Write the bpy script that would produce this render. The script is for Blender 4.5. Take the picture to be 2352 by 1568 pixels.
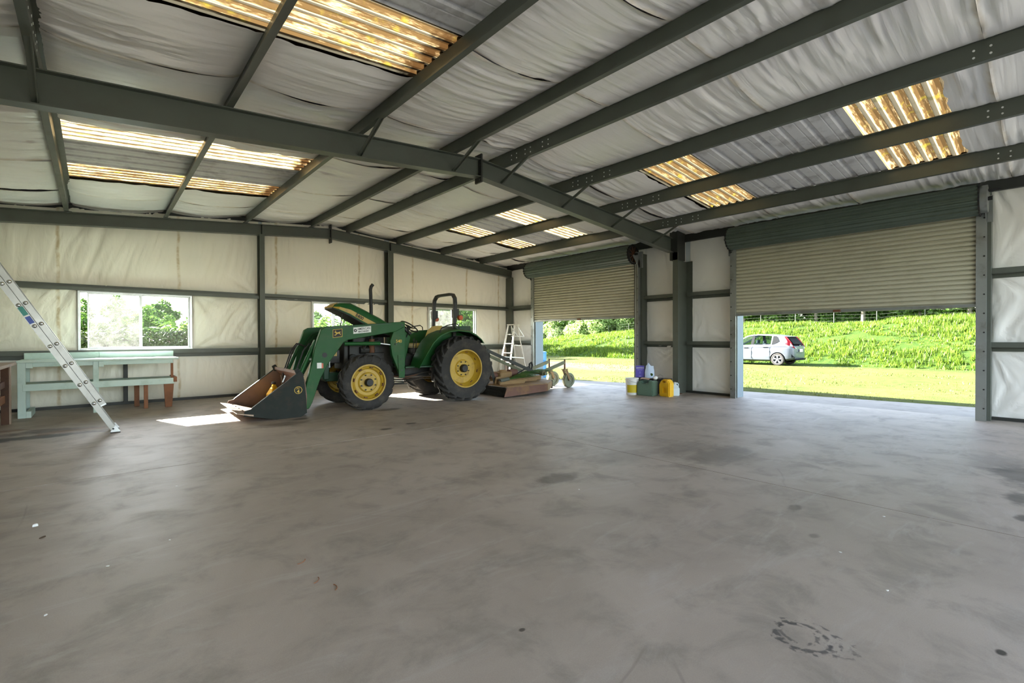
import bpy, bmesh, math, random
import numpy as np
from mathutils import Vector, Matrix

for _o in list(bpy.data.objects):
    bpy.data.objects.remove(_o)
SC = bpy.context.scene
COL = SC.collection
random.seed(7)
RNG = np.random.default_rng(7)

# ------------------------------------------------------------------ camera
# focal length in pixels of the 2352x1568 frame, yaw / pitch / roll from the vanishing points
CAM_F, CAM_H = 1095.35, 1.33
_yaw, _pit, _rol = math.radians(48.8255), math.radians(-0.39632), math.radians(-0.16196)
_fw = Vector((math.cos(_yaw) * math.cos(_pit), math.sin(_yaw) * math.cos(_pit), math.sin(_pit)))
_r0 = Vector((math.sin(_yaw), -math.cos(_yaw), 0))
_u0 = _r0.cross(_fw)
_R = _r0 * math.cos(_rol) + _u0 * math.sin(_rol)
_U = _R.cross(_fw)
cam_data = bpy.data.cameras.new('camera')
cam_data.sensor_width = 36.0
cam_data.lens = CAM_F / 2352 * 36.0
cam_data.clip_end = 500
cam = bpy.data.objects.new('camera', cam_data)
cam.matrix_world = Matrix(((_R.x, _U.x, -_fw.x, 0), (_R.y, _U.y, -_fw.y, 0), (_R.z, _U.z, -_fw.z, CAM_H), (0, 0, 0, 1)))
COL.objects.link(cam)
SC.camera = cam

# ------------------------------------------------------------------ sky, sun, exposure
SUN_TRAVEL = Vector((0.32, -1.0, -0.571)).normalized()
SUN_ENERGY, SKY_STRENGTH, EXPOSURE = 9.0, 0.135, 3.32
world = bpy.data.worlds.new('sky')
SC.world = world
world.use_nodes = True
_wn = world.node_tree
_sky = _wn.nodes.new('ShaderNodeTexSky')
_sky.sky_type = 'NISHITA'
_sky.sun_disc = False
_sky.sun_elevation = math.radians(28.4)
_sky.sun_rotation = math.radians(-17.7)
_sky.air_density = 1.0
_sky.dust_density = 1.0
_sky.ozone_density = 1.0
_bg = _wn.nodes['Background']
_hs = _wn.nodes.new('ShaderNodeHueSaturation')
_hs.inputs['Saturation'].default_value = 0.65
_wn.links.new(_sky.outputs[0], _hs.inputs['Color'])
_wn.links.new(_hs.outputs[0], _bg.inputs[0])
_bg.inputs[1].default_value = SKY_STRENGTH
sun_data = bpy.data.lights.new('sun', 'SUN')
sun_data.energy = SUN_ENERGY
sun_data.angle = math.radians(0.55)
sun_data.color = (1.0, 0.95, 0.86)
sun = bpy.data.objects.new('sun', sun_data)
sun.rotation_euler = SUN_TRAVEL.to_track_quat('-Z', 'Y').to_euler()
sun.location = (-5, 40, 25)
COL.objects.link(sun)
SC.view_settings.view_transform = 'Standard'
SC.view_settings.look = 'None'
SC.view_settings.gamma = 1.0
SC.view_settings.use_curve_mapping = False
SC.view_settings.exposure = EXPOSURE
SC.cycles.max_bounces = 7
SC.cycles.diffuse_bounces = 4
SC.cycles.glossy_bounces = 2
SC.cycles.transmission_bounces = 4
SC.cycles.transparent_max_bounces = 8
SC.cycles.use_adaptive_sampling = True
SC.cycles.adaptive_threshold = 0.08
SC.cycles.sample_clamp_indirect = 6.0
SC.cycles.caustics_reflective = False
SC.cycles.caustics_refractive = False

# ------------------------------------------------------------------ small helpers
def hexc(h):
    h = h.lstrip('#')
    out = []
    for i in (0, 2, 4):
        c = int(h[i:i + 2], 16) / 255
        out.append(c / 12.92 if c <= 0.04045 else ((c + 0.055) / 1.055) ** 2.4)
    return tuple(out)


class NT:
    """short-hand for building a material's nodes"""
    def __init__(self, name):
        self.m = bpy.data.materials.new(name)
        self.m.use_nodes = True
        self.t = self.m.node_tree
        self.b = self.t.nodes['Principled BSDF']
        self.o = self.t.nodes['Material Output']

    def put(self, sock, v):
        if v is None:
            return
        if isinstance(v, bpy.types.NodeSocket):
            self.t.links.new(v, sock)
        elif isinstance(v, (tuple, list)):
            d = len(sock.default_value)
            v = tuple(v)
            sock.default_value = (v + (1.0,))[:d] if len(v) < d else v[:d]
        else:
            sock.default_value = v

    def node(self, typ, ins=None, **attrs):
        n = self.t.nodes.new(typ)
        for k, v in attrs.items():
            setattr(n, k, v)
        for k, v in (ins or {}).items():
            self.put(n.inputs[k], v)
        return n

    def math(self, op, a, b=None, c=None, clamp=False):
        n = self.node('ShaderNodeMath', operation=op)
        n.use_clamp = clamp
        for i, v in enumerate((a, b, c)):
            if v is not None:
                self.put(n.inputs[i], v)
        return n.outputs[0]

    def mix(self, fac, a, b, blend='MIX'):
        n = self.node('ShaderNodeMix', data_type='RGBA', blend_type=blend)
        n.clamp_factor = True
        self.put(n.inputs[0], fac)
        self.put(n.inputs[6], a)
        self.put(n.inputs[7], b)
        return n.outputs[2]

    def noise(self, vec, scale, detail=3.0, rough=0.55, dist=0.0):
        n = self.node('ShaderNodeTexNoise', {'Scale': scale, 'Detail': detail, 'Roughness': rough, 'Distortion': dist})
        if vec is not None:
            self.put(n.inputs['Vector'], vec)
        return n.outputs['Fac']

    def ramp(self, fac, lo, hi):
        n = self.node('ShaderNodeMapRange', {'From Min': lo, 'From Max': hi})
        n.interpolation_type = 'SMOOTHSTEP'
        self.put(n.inputs['Value'], fac)
        return n.outputs[0]

    def obj(self):
        return self.node('ShaderNodeTexCoord').outputs['Object']

    def pos(self):
        return self.node('ShaderNodeNewGeometry').outputs['Position']

    def sep(self, v):
        n = self.node('ShaderNodeSeparateXYZ', {0: v})
        return n.outputs

    def scale(self, v, s):
        n = self.node('ShaderNodeMapping', {'Vector': v})
        n.inputs['Scale'].default_value = s
        return n.outputs[0]

    def bump(self, h, strength=0.3, dist=0.01, normal=None):
        n = self.node('ShaderNodeBump', {'Strength': strength, 'Distance': dist})
        self.put(n.inputs['Height'], h)
        if normal is not None:
            self.put(n.inputs['Normal'], normal)
        return n.outputs[0]

    def fin(self, base=None, rough=None, metal=None, normal=None, **kw):
        b = self.b
        for k, v in (('Base Color', base), ('Roughness', rough), ('Metallic', metal), ('Normal', normal)):
            if v is not None:
                self.put(b.inputs[k], v)
        for k, v in kw.items():
            self.put(b.inputs[k.replace('_', ' ')], v)
        return self.m


def paint(name, col, rough=0.5, metal=0.0, var=0.18, scale=6.0, dirt=None, dirt_amt=0.35, bump=0.0, bscale=60.0, dscale=3.0, world_pos=False, **kw):
    """procedural paint / plastic / metal: tint noise, dirt patches, fine relief"""
    c = hexc(col) if isinstance(col, str) else tuple(col)
    n = NT(name)
    v = n.pos() if world_pos else n.obj()
    a = tuple(x * (1 - var) for x in c)
    b = tuple(min(1, x * (1 + var)) for x in c)
    base = n.mix(n.noise(v, scale, 4.0), a, b)
    r = n.math('ADD', n.math('MULTIPLY', n.noise(v, scale * 2.3, 3.0), 0.18), max(0.02, rough - 0.09))
    if dirt is not None:
        d = hexc(dirt) if isinstance(dirt, str) else dirt
        base = n.mix(n.math('MULTIPLY', n.ramp(n.noise(v, dscale, 6.0, 0.65), 0.48, 0.68), dirt_amt), base, d)
    nor = n.bump(n.noise(v, bscale, 3.0), bump, 0.004) if bump else None
    return n.fin(base, r, metal, nor, **kw)


class MB:
    """collects simple solids and links them as ONE mesh object"""
    def __init__(self):
        self.v, self.f = [], []

    def add(self, vs, fs):
        k = len(self.v)
        self.v += [tuple(p) for p in vs]
        self.f += [tuple(i + k for i in f) for f in fs]
        return self

    def box(self, x0, x1, y0, y1, z0, z1):
        vs = [(x, y, z) for z in (z0, z1) for y in (y0, y1) for x in (x0, x1)]
        return self.add(vs, [(0, 2, 3, 1), (4, 5, 7, 6), (0, 1, 5, 4), (2, 6, 7, 3), (0, 4, 6, 2), (1, 3, 7, 5)])

    def bar(self, p0, p1, w, h, up=(0, 0, 1), w1=None, h1=None):
        p0, p1 = Vector(p0), Vector(p1)
        d = (p1 - p0).normalized()
        s = d.cross(Vector(up))
        if s.length < 1e-5:
            s = d.cross(Vector((1, 0, 0)))
        s.normalize()
        t = s.cross(d).normalized()
        vs = []
        for p, ww, hh in ((p0, w, h), (p1, w1 or w, h1 or h)):
            for a, b in ((-1, -1), (1, -1), (1, 1), (-1, 1)):
                vs.append(p + s * (a * ww / 2) + t * (b * hh / 2))
        return self.add(vs, [(3, 2, 1, 0), (4, 5, 6, 7)] + [(i, (i + 1) % 4, 4 + (i + 1) % 4, 4 + i) for i in range(4)])

    def tube(self, pts, r, n=8, closed=False):
        pts = [Vector(p) for p in pts]
        m = len(pts)
        rr = r if isinstance(r, (list, tuple)) else [r] * m
        rings, prev = [], None
        for i, p in enumerate(pts):
            if closed:
                d = (pts[(i + 1) % m] - pts[i - 1])
            else:
                d = (pts[min(i + 1, m - 1)] - pts[max(i - 1, 0)])
            d.normalize()
            if prev is None:
                s = d.cross(Vector((0, 0, 1)))
                if s.length < 1e-3:
                    s = d.cross(Vector((1, 0, 0)))
            else:
                s = prev - d * prev.dot(d)
            s.normalize()
            prev = s
            t = d.cross(s)
            rings.append([p + (s * math.cos(a) + t * math.sin(a)) * rr[i] for a in (2 * math.pi * k / n for k in range(n))])
        return self.loft(rings, cap=not closed, closed_path=closed)

    def cyl(self, p0, p1, r0, r1=None, n=16):
        return self.tube([p0, p1], [r0, r0 if r1 is None else r1], n)

    def loft(self, rings, cap=True, closed_path=False, closed_ring=True):
        k = len(self.v)
        n = len(rings[0])
        for r in rings:
            self.v += [tuple(p) for p in r]
        m = len(rings)
        for i in range(m if closed_path else m - 1):
            j = (i + 1) % m
            for a in range(n if closed_ring else n - 1):
                b = (a + 1) % n
                self.f.append((k + i * n + a, k + i * n + b, k + j * n + b, k + j * n + a))
        if cap and closed_ring:
            self.f.append(tuple(k + a for a in reversed(range(n))))
            self.f.append(tuple(k + (m - 1) * n + a for a in range(n)))
        return self

    def prism(self, poly, axis, a, b):
        def P(q, t):
            return {'x': (t, q[0], q[1]), 'y': (q[0], t, q[1]), 'z': (q[0], q[1], t)}[axis]
        return self.loft([[P(q, a) for q in poly], [P(q, b) for q in poly]])

    def lathe(self, prof, c, axis='y', n=32, cap=False):
        """prof: (radius, height along axis)"""
        c = Vector(c)
        rings = []
        for r, h in prof:
            ring = []
            for k in range(n):
                a = 2 * math.pi * k / n
                u, w = r * math.cos(a), r * math.sin(a)
                ring.append(c + Vector({'x': (h, u, w), 'y': (u, h, w), 'z': (u, w, h)}[axis]))
            rings.append(ring)
        return self.loft(rings, cap=cap)

    def build(self, name, mat, parent=None, smooth=None, bevel=0.0, seg=1):
        me = bpy.data.meshes.new(name)
        me.from_pydata(self.v, [], self.f)
        bm = bmesh.new()
        bm.from_mesh(me)
        bmesh.ops.recalc_face_normals(bm, faces=bm.faces)
        if bevel:
            ed = [e for e in bm.edges if len(e.link_faces) == 2 and e.calc_face_angle(0) > 0.6]
            bmesh.ops.bevel(bm, geom=ed, offset=bevel, segments=seg, affect='EDGES', clamp_overlap=True)
        bm.to_mesh(me)
        bm.free()
        if smooth is not None:
            for p in me.polygons:
                p.use_smooth = True
            me.set_sharp_from_angle(angle=math.radians(smooth))
        me.materials.append(mat)
        o = bpy.data.objects.new(name, me)
        COL.objects.link(o)
        if parent is not None:
            o.parent = parent
        return o


def tag(o, label=None, cat=None, group=None, kind=None):
    for k, v in (('label', label), ('category', cat), ('group', group), ('kind', kind)):
        if v:
            o[k] = v
    return o


def thing(name, label, cat, loc=(0, 0, 0), rz=0.0, group=None, parent=None):
    o = bpy.data.objects.new(name, None)
    o.empty_display_size = 0.1
    o.location = loc
    o.rotation_euler = (0, 0, rz)
    COL.objects.link(o)
    return tag(o, label, cat, group)


def struct(name, label=None, loc=(0, 0, 0)):
    o = bpy.data.objects.new(name, None)
    o.empty_display_size = 0.1
    o.location = loc
    COL.objects.link(o)
    return tag(o, label, None, None, 'structure')


def copy_tree(o, parent=None):
    c = o.copy()
    COL.objects.link(c)
    c.parent = parent
    for ch in list(o.children):
        copy_tree(ch, c)
    return c


def mesh_np(name, verts, faces_flat, n_per, mat, parent=None, smooth=False):
    """fast mesh from numpy arrays; every face has n_per corners"""
    me = bpy.data.meshes.new(name)
    nv, nf = len(verts), len(faces_flat) // n_per
    me.vertices.add(nv)
    me.vertices.foreach_set('co', np.asarray(verts, dtype=np.float32).ravel())
    me.loops.add(nf * n_per)
    me.loops.foreach_set('vertex_index', np.asarray(faces_flat, dtype=np.int32))
    me.polygons.add(nf)
    me.polygons.foreach_set('loop_start', np.arange(0, nf * n_per, n_per, dtype=np.int32))
    me.polygons.foreach_set('loop_total', np.full(nf, n_per, dtype=np.int32))
    if smooth:
        me.polygons.foreach_set('use_smooth', np.ones(nf, dtype=bool))
    me.update(calc_edges=True)
    me.validate()
    me.materials.append(mat)
    o = bpy.data.objects.new(name, me)
    COL.objects.link(o)
    if parent is not None:
        o.parent = parent
    return o


def vnoise(x, y, seed=0.0):
    x, y = np.asarray(x, float), np.asarray(y, float)
    ix, iy = np.floor(x), np.floor(y)
    fx, fy = x - ix, y - iy
    fx, fy = fx * fx * (3 - 2 * fx), fy * fy * (3 - 2 * fy)

    def h(a, b):
        s = np.sin(a * 127.1 + b * 311.7 + seed * 74.7) * 43758.5453
        return s - np.floor(s)
    return (h(ix, iy) * (1 - fx) + h(ix + 1, iy) * fx) * (1 - fy) + (h(ix, iy + 1) * (1 - fx) + h(ix + 1, iy + 1) * fx) * fy


def grid_mesh(name, mat, parent, P, nu, nv):
    """P: (nu+1, nv+1, 3) array"""
    idx = np.arange((nu + 1) * (nv + 1)).reshape(nu + 1, nv + 1)
    q = np.stack([idx[:-1, :-1], idx[1:, :-1], idx[1:, 1:], idx[:-1, 1:]], -1).reshape(-1)
    return mesh_np(name, P.reshape(-1, 3), q, 4, mat, parent, smooth=True)


def text_mesh(name, body, size, mat, parent, mw, align='CENTER', depth=0.001, bold=0.0):
    cu = bpy.data.curves.new(name, 'FONT')
    cu.body = body
    cu.size = size
    cu.align_x = align
    cu.align_y = 'CENTER'
    cu.extrude = depth
    cu.offset = bold
    cu.resolution_u = 3
    t = bpy.data.objects.new(name + '_tmp', cu)
    COL.objects.link(t)
    dg = bpy.context.evaluated_depsgraph_get()
    me = bpy.data.meshes.new_from_object(t.evaluated_get(dg))
    bpy.data.objects.remove(t)
    me.name = name
    me.materials.clear()
    me.materials.append(mat)
    me.transform(mw)
    o = bpy.data.objects.new(name, me)
    COL.objects.link(o)
    o.parent = parent
    return o


def cut(o, cutters, transfer=False):
    """boolean difference, applied"""
    for c in cutters:
        m = o.modifiers.new('cut', 'BOOLEAN')
        m.object = c
        m.operation = 'DIFFERENCE'
        m.solver = 'EXACT'
        if transfer:
            m.material_mode = 'TRANSFER'
    dg = bpy.context.evaluated_depsgraph_get()
    me = bpy.data.meshes.new_from_object(o.evaluated_get(dg))
    o.modifiers.clear()
    o.data = me
    for c in cutters:
        bpy.data.objects.remove(c)
    return o

# ------------------------------------------------------------------ building dimensions (metres)
RIDGE = 4.62
XR, XRO = 10.88, 10.96          # right wall: insulation face, outer sheet
XL, XLO = -1.75, -1.83
YG, YGO = 12.62, 12.70          # gable wall
YB = -2.9                       # wall behind the camera
PUR = 0.205


def roof(x):
    return 4.385 - abs(x - RIDGE) / 12.0


def raft(x):
    return roof(x) - PUR - 0.01


def ray(px, py):
    return _fw * CAM_F + _R * (px - 1176) - _U * (py - 784)


def on_floor(px, py, z=0.0):
    d = ray(px, py)
    t = (z - CAM_H) / d.z
    return Vector((0, 0, CAM_H)) + d * t


def on_x(px, py, x):
    d = ray(px, py)
    return Vector((0, 0, CAM_H)) + d * (x / d.x)


def on_y(px, py, y):
    d = ray(px, py)
    return Vector((0, 0, CAM_H)) + d * (y / d.y)


# ------------------------------------------------------------------ materials of the shell
def concrete(x0, x1, y0, y1):
    n = NT('concrete')
    p = n.pos()
    big = n.noise(p, 0.55, 6.0, 0.6, 0.6)
    mid = n.noise(p, 2.6, 6.0, 0.65, 0.4)
    sw = n.noise(n.scale(p, (0.7, 2.6, 1)), 1.6, 6.0, 0.7, 1.2)
    fine = n.noise(p, 160.0, 2.0)
    base = n.mix(n.ramp(big, 0.3, 0.7), hexc('#9f948a'), hexc('#b3a89d'))
    base = n.mix(n.math('MULTIPLY', n.ramp(mid, 0.46, 0.7), 0.6), base, hexc('#827b73'))
    base = n.mix(n.math('MULTIPLY', n.ramp(sw, 0.5, 0.72), 0.5), base, hexc('#b8b2ab'))
    base = n.mix(n.math('MULTIPLY', fine, 0.25), base, hexc('#6f665d'), 'MULTIPLY')
    smud = n.noise(n.scale(p, (1.0, 1.7, 1)), 0.9, 7.0, 0.72, 0.9)
    base = n.mix(n.math('MULTIPLY', n.ramp(smud, 0.55, 0.75), 0.3), base, hexc('#5f5a55'))
    s = n.sep(p)
    wob = n.noise(p, 3.2, 5.0, 0.65)
    wob2 = n.noise(p, 11.0, 3.0)
    # oil, damp and tyre marks, plus dark patches under bucket and tractor: photo pixel, half sizes along x / y in m, strength, colour
    marks_and_patches = [
        (1280, 1097, .34, .16, .55, '#3a3633'), (1180, 1080, .9, .35, .22, '#56504a'), (1655, 1045, .75, .32, .42, '#45423f'),
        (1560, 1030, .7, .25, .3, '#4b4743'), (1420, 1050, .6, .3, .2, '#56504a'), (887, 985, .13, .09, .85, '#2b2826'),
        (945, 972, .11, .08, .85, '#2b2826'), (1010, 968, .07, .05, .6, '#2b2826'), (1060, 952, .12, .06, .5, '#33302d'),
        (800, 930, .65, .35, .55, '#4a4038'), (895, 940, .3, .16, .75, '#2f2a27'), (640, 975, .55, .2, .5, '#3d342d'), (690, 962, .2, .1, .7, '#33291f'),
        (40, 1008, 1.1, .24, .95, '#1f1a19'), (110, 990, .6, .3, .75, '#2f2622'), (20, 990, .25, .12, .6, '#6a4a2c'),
        (2340, 1090, .55, .22, .6, '#2f2f30'), (2345, 1145, .3, .12, .7, '#2a2a2b'), (2290, 1060, .6, .3, .3, '#3a3a3b'), (2352, 1190, .12, .06, .7, '#2a2a2b'),
        (1825, 1165, .11, .05, .55, '#45413d'), (1870, 1230, .07, .04, .5, '#45413d'), (1600, 905, .8, .22, .45, '#4a3528'),
        (2300, 1498, .03, .02, .9, '#262422'), (1199, 1446, .018, .014, .8, '#2a2624'), (1060, 985, .5, .12, .2, '#4b4743'),
        (1595, 1135, .25, .1, .25, '#4b4743'), (1250, 1020, .25, .08, .25, '#4b4743'), (160, 990, .5, .2, .35, '#8a5f36'),
    ]
    for px, py, rx, ry, st, c in marks_and_patches:
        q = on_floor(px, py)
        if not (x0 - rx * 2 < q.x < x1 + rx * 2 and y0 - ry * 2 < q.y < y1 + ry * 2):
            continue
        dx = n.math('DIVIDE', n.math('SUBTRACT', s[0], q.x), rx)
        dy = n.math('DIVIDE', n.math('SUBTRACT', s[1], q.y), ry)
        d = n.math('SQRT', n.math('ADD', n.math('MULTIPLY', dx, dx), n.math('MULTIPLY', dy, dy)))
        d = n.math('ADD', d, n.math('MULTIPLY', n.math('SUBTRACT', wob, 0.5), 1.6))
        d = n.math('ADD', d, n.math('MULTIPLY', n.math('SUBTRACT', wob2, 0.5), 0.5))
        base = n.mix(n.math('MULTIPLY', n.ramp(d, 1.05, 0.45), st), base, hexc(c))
    # ring-shaped rubber marks
    for px, py, r, w, st, lo in [(1842, 1462, .105, .012, .75, .42), (1835, 1455, .075, .009, .6, .46), (1850, 1462, .135, .008, .65, .5), (1935, 1490, .05, .018, .55, .5)]:
        q = on_floor(px, py)
        if not (x0 < q.x < x1 and y0 < q.y < y1):
            continue
        dx = n.math('SUBTRACT', s[0], q.x)
        dy = n.math('SUBTRACT', s[1], q.y)
        d = n.math('SQRT', n.math('ADD', n.math('MULTIPLY', dx, dx), n.math('MULTIPLY', dy, dy)))
        e = n.math('ABSOLUTE', n.math('SUBTRACT', n.math('ADD', d, n.math('MULTIPLY', n.math('SUBTRACT', wob2, 0.5), 0.06)), r))
        k = n.math('MULTIPLY', n.ramp(e, w * 1.6, w * 0.4), n.ramp(n.noise(p, 24.0, 2.0), lo, lo + 0.1))
        base = n.mix(n.math('MULTIPLY', k, st), base, hexc('#35353a'))
    # hair cracks
    wv = n.node('ShaderNodeVectorMath', {0: p, 1: n.node('ShaderNodeTexNoise', {'Scale': 1.3, 'Detail': 5.0}).outputs['Color']}, operation='ADD')
    vo = n.node('ShaderNodeTexVoronoi', {'Vector': wv.outputs[0], 'Scale': 0.42}, feature='DISTANCE_TO_EDGE')
    crack = n.math('MULTIPLY', n.ramp(vo.outputs['Distance'], 0.0042, 0.001), n.ramp(n.noise(p, 0.7), 0.5, 0.62))
    base = n.mix(n.math('MULTIPLY', crack, 0.22), base, hexc('#4a443e'))
    rough = n.math('ADD', n.math('MULTIPLY', mid, 0.3), 0.36)
    nor = n.bump(n.math('ADD', n.math('MULTIPLY', fine, 0.3), mid), 0.12, 0.01)
    return n.fin(base, rough, 0.0, nor)


def vinyl(name, col, seams=(), seam_axis=0, seam_w=0.025, bot=None, amt=0.75, wr=(14.0, 2.0, 2.0)):
    """white vinyl facing of the insulation with creases, yellowed glue seams and grime"""
    n = NT(name)
    p = n.pos()
    s = n.sep(p)
    base = n.mix(n.noise(p, 0.9, 5.0), hexc(col), tuple(min(1, c * 1.08) for c in hexc(col)))
    base = n.mix(n.math('MULTIPLY', n.ramp(n.noise(p, 1.7, 6.0, 0.7), 0.62, 0.82), 0.12), base, hexc('#b7a98a'))
    w1 = n.math('MULTIPLY', n.math('SUBTRACT', n.noise(p, 2.2, 3.0), 0.5), 0.09)
    w2 = n.noise(p, 7.0, 4.0)
    for x0 in seams:
        e = n.math('ABSOLUTE', n.math('ADD', n.math('SUBTRACT', s[seam_axis], x0), w1))
        k = n.math('MULTIPLY', n.ramp(e, seam_w * 1.5, seam_w * 0.2), n.math('ADD', n.math('MULTIPLY', n.ramp(w2, 0.36, 0.6), 0.65), 0.35))
        base = n.mix(n.math('MULTIPLY', k, amt), base, hexc('#c2ab78'))
    speck = n.noise(p, 60.0, 1.0)
    base = n.mix(n.math('MULTIPLY', n.ramp(speck, 0.82, 0.86), 0.2), base, hexc('#5c4a30'))
    h = n.noise(n.scale(p, wr), 3.0, 2.5, 0.5, 0.5)
    h2 = n.noise(p, 9.0, 4.0, 0.6, 1.0)
    nor = n.bump(n.math('ADD', n.math('MULTIPLY', h, 1.3), n.math('MULTIPLY', h2, 0.05)), 0.2, 0.05)
    return n.fin(base, n.math('ADD', n.math('MULTIPLY', w2, 0.1), 0.28), 0.0, nor)


def skylight_mat():
    n = NT('weathered_fibreglass')
    p = n.pos()
    s = n.sep(p)
    st = n.noise(n.scale(p, (0.6, 9.0, 1.0)), 2.0, 5.0, 0.7, 0.4)
    gr = n.noise(n.scale(p, (0.6, 6.0, 1.0)), 7.0, 4.0, 0.7)
    k = n.math('MULTIPLY', n.ramp(n.math('ADD', n.math('MULTIPLY', st, 0.6), n.math('MULTIPLY', gr, 0.4)), 0.28, 0.5), 0.96)
    ph = n.math('SINE', n.math('ADD', n.math('MULTIPLY', s[1], 2 * math.pi / 0.155), 2.2))
    k = n.math('MULTIPLY', k, n.ramp(n.math('ADD', ph, n.math('MULTIPLY', n.math('SUBTRACT', gr, 0.5), 1.7)), -0.6, 0.3))
    col = n.mix(k, (0.25, 0.185, 0.095), hexc('#1f1406'))
    col = n.mix(n.math('MULTIPLY', n.ramp(n.noise(p, 5.0, 4.0), 0.55, 0.7), 0.5), col, hexc('#4e4712'), 'MIX')
    mould = n.ramp(n.math('ADD', n.math('MULTIPLY', n.math('ABSOLUTE', n.math('SUBTRACT', s[0], 2.62)), 2.2), n.noise(p, 7.0, 4.0)), 0.95, 0.55)
    col = n.mix(mould, col, hexc('#1a1006'))
    tr = n.node('ShaderNodeBsdfTranslucent', {'Color': col})
    df = n.node('ShaderNodeBsdfDiffuse', {'Color': col})
    mx = n.node('ShaderNodeMixShader', {0: 0.22})
    n.t.links.new(tr.outputs[0], mx.inputs[1])
    n.t.links.new(df.outputs[0], mx.inputs[2])
    n.t.links.new(mx.outputs[0], n.o.inputs[0])
    return n.m


def glass_mat(name, dust, tint=(0.96, 0.98, 0.97)):
    n = NT(name)
    p = n.pos()
    tr = n.node('ShaderNodeBsdfTransparent', {'Color': tint})
    gl = n.node('ShaderNodeBsdfGlossy', {'Roughness': 0.05})
    du = n.node('ShaderNodeBsdfTranslucent', {'Color': (0.85, 0.86, 0.82)})
    m1 = n.node('ShaderNodeMixShader', {0: 0.004})
    n.t.links.new(tr.outputs[0], m1.inputs[1])
    n.t.links.new(gl.outputs[0], m1.inputs[2])
    m2 = n.node('ShaderNodeMixShader')
    n.put(m2.inputs[0], n.math('MULTIPLY', n.ramp(n.noise(p, 6.0, 6.0, 0.7), 0.0, 0.9), dust))
    n.t.links.new(m1.outputs[0], m2.inputs[1])
    n.t.links.new(du.outputs[0], m2.inputs[2])
    n.t.links.new(m2.outputs[0], n.o.inputs[0])
    return n.m


MAT = {}
MAT['apron'] = paint('apron_concrete', '#8f8b85', 0.8, 0, 0.15, 1.2, '#6f6a63', 0.5, 0.2, 90)
MAT['steel'] = paint('painted_steel', '#53584f', 0.42, 0.0, 0.12, 2.5, '#4c4a42', 0.35, 0.05, 40)
MAT['steel_dark'] = paint('dark_steel', '#2a2c28', 0.5, 0.0, 0.15, 3.0, '#2c2a26', 0.4)
MAT['galv'] = paint('galvanised_steel', '#8e928f', 0.42, 0.55, 0.14, 5.0, '#5c5348', 0.45)
MAT['sheet_in'] = paint('roof_sheet_metal', '#d3d3d2', 0.5, 0.0, 0.1, 1.5, '#6d6a66', 0.45)
MAT['wall_out'] = paint('outer_wall_sheet', '#c3ccd0', 0.6, 0.0, 0.06, 2.0)
MAT['flashing'] = paint('blue_grey_flashing', '#75838c', 0.6, 0.0, 0.06, 2.0)
MAT['skylight'] = skylight_mat()
MAT['glass'] = glass_mat('window_glass', 0.002)
MAT['glass_dusty'] = glass_mat('dusty_window_glass', 0.03)
MAT['alu'] = paint('aluminium', '#c7c9ca', 0.35, 0.75, 0.1, 8.0, '#8d8a84', 0.35)
MAT['alu_white'] = paint('white_aluminium', '#dcdedb', 0.4, 0.0, 0.08, 8.0, '#a09c92', 0.3)
MAT['vinyl_back'] = vinyl('vinyl_back_wall', '#f1ecdd', (-0.52, 1.38, 3.35, 5.45, 7.1, 9.05, 10.4), 0, 0.028, wr=(2.2, 14.0, 0.55))
MAT['vinyl_right'] = vinyl('vinyl_right_wall', '#eeece6', (), 1, 0.018, wr=(14.0, 2.2, 0.55))
MAT['vinyl_roof'] = vinyl('vinyl_ceiling', '#efede8', (-1.3, .47, 2.41, 3.82, 5.65, 7.5, 9.6, 11.4), 1, 0.03, amt=0.4, wr=(0.22, 5.0, 1.0))
MAT['door_in'] = paint('door_slat_paint', '#b4b29c', 0.42, 0.0, 0.05, 1.5, '#949078', 0.3, world_pos=True)
MAT['door_out'] = paint('door_coil_paint', '#525f55', 0.45, 0.1, 0.12, 1.2, '#3f4a3a', 0.4)
MAT['rust'] = paint('rusty_steel', '#6e4a34', 0.75, 0.2, 0.3, 6.0, '#3c2a20', 0.6, 0.3, 40)
MAT['black'] = paint('black_iron', '#1d1d1c', 0.55, 0.1, 0.3, 6.0, '#3b342b', 0.4)

# ------------------------------------------------------------------ floor
fl = MB().box(XLO, XRO, YB, YGO, -0.25, -0.012).build('floor', MAT['steel_dark'])
tag(fl, 'stained grey concrete slab of the shed with saw-cut joints', None, None, 'structure')
_g = 0.006
for xa, xb in ((XLO, RIDGE - _g), (RIDGE + _g, XRO)):
    for ya, yb in ((YB, -_g), (_g, 6.1 - _g), (6.1 + _g, YGO)):
        MB().box(xa, xb, ya, yb, -0.1, 0).build('slab_section', concrete(xa, xb, ya, yb), fl)

# ------------------------------------------------------------------ profiles
def z_along_y(x, y0, y1, zb, h, d, name, mat, parent, t=0.006, fl_w=0.065):
    """Z purlin: web at x, top flange towards -d, bottom flange with lip towards +d"""
    w = fl_w
    poly = [(x, zb), (x + d * w, zb), (x + d * w, zb + 0.02), (x + d * (w - t), zb + 0.02), (x + d * (w - t), zb + t), (x + d * t, zb + t), (x + d * t, zb + h),
            (x - d * w, zb + h), (x - d * w, zb + h - t), (x, zb + h - t)]
    return MB().prism(poly, 'y', y0, y1).build(name, mat, parent)


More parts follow.
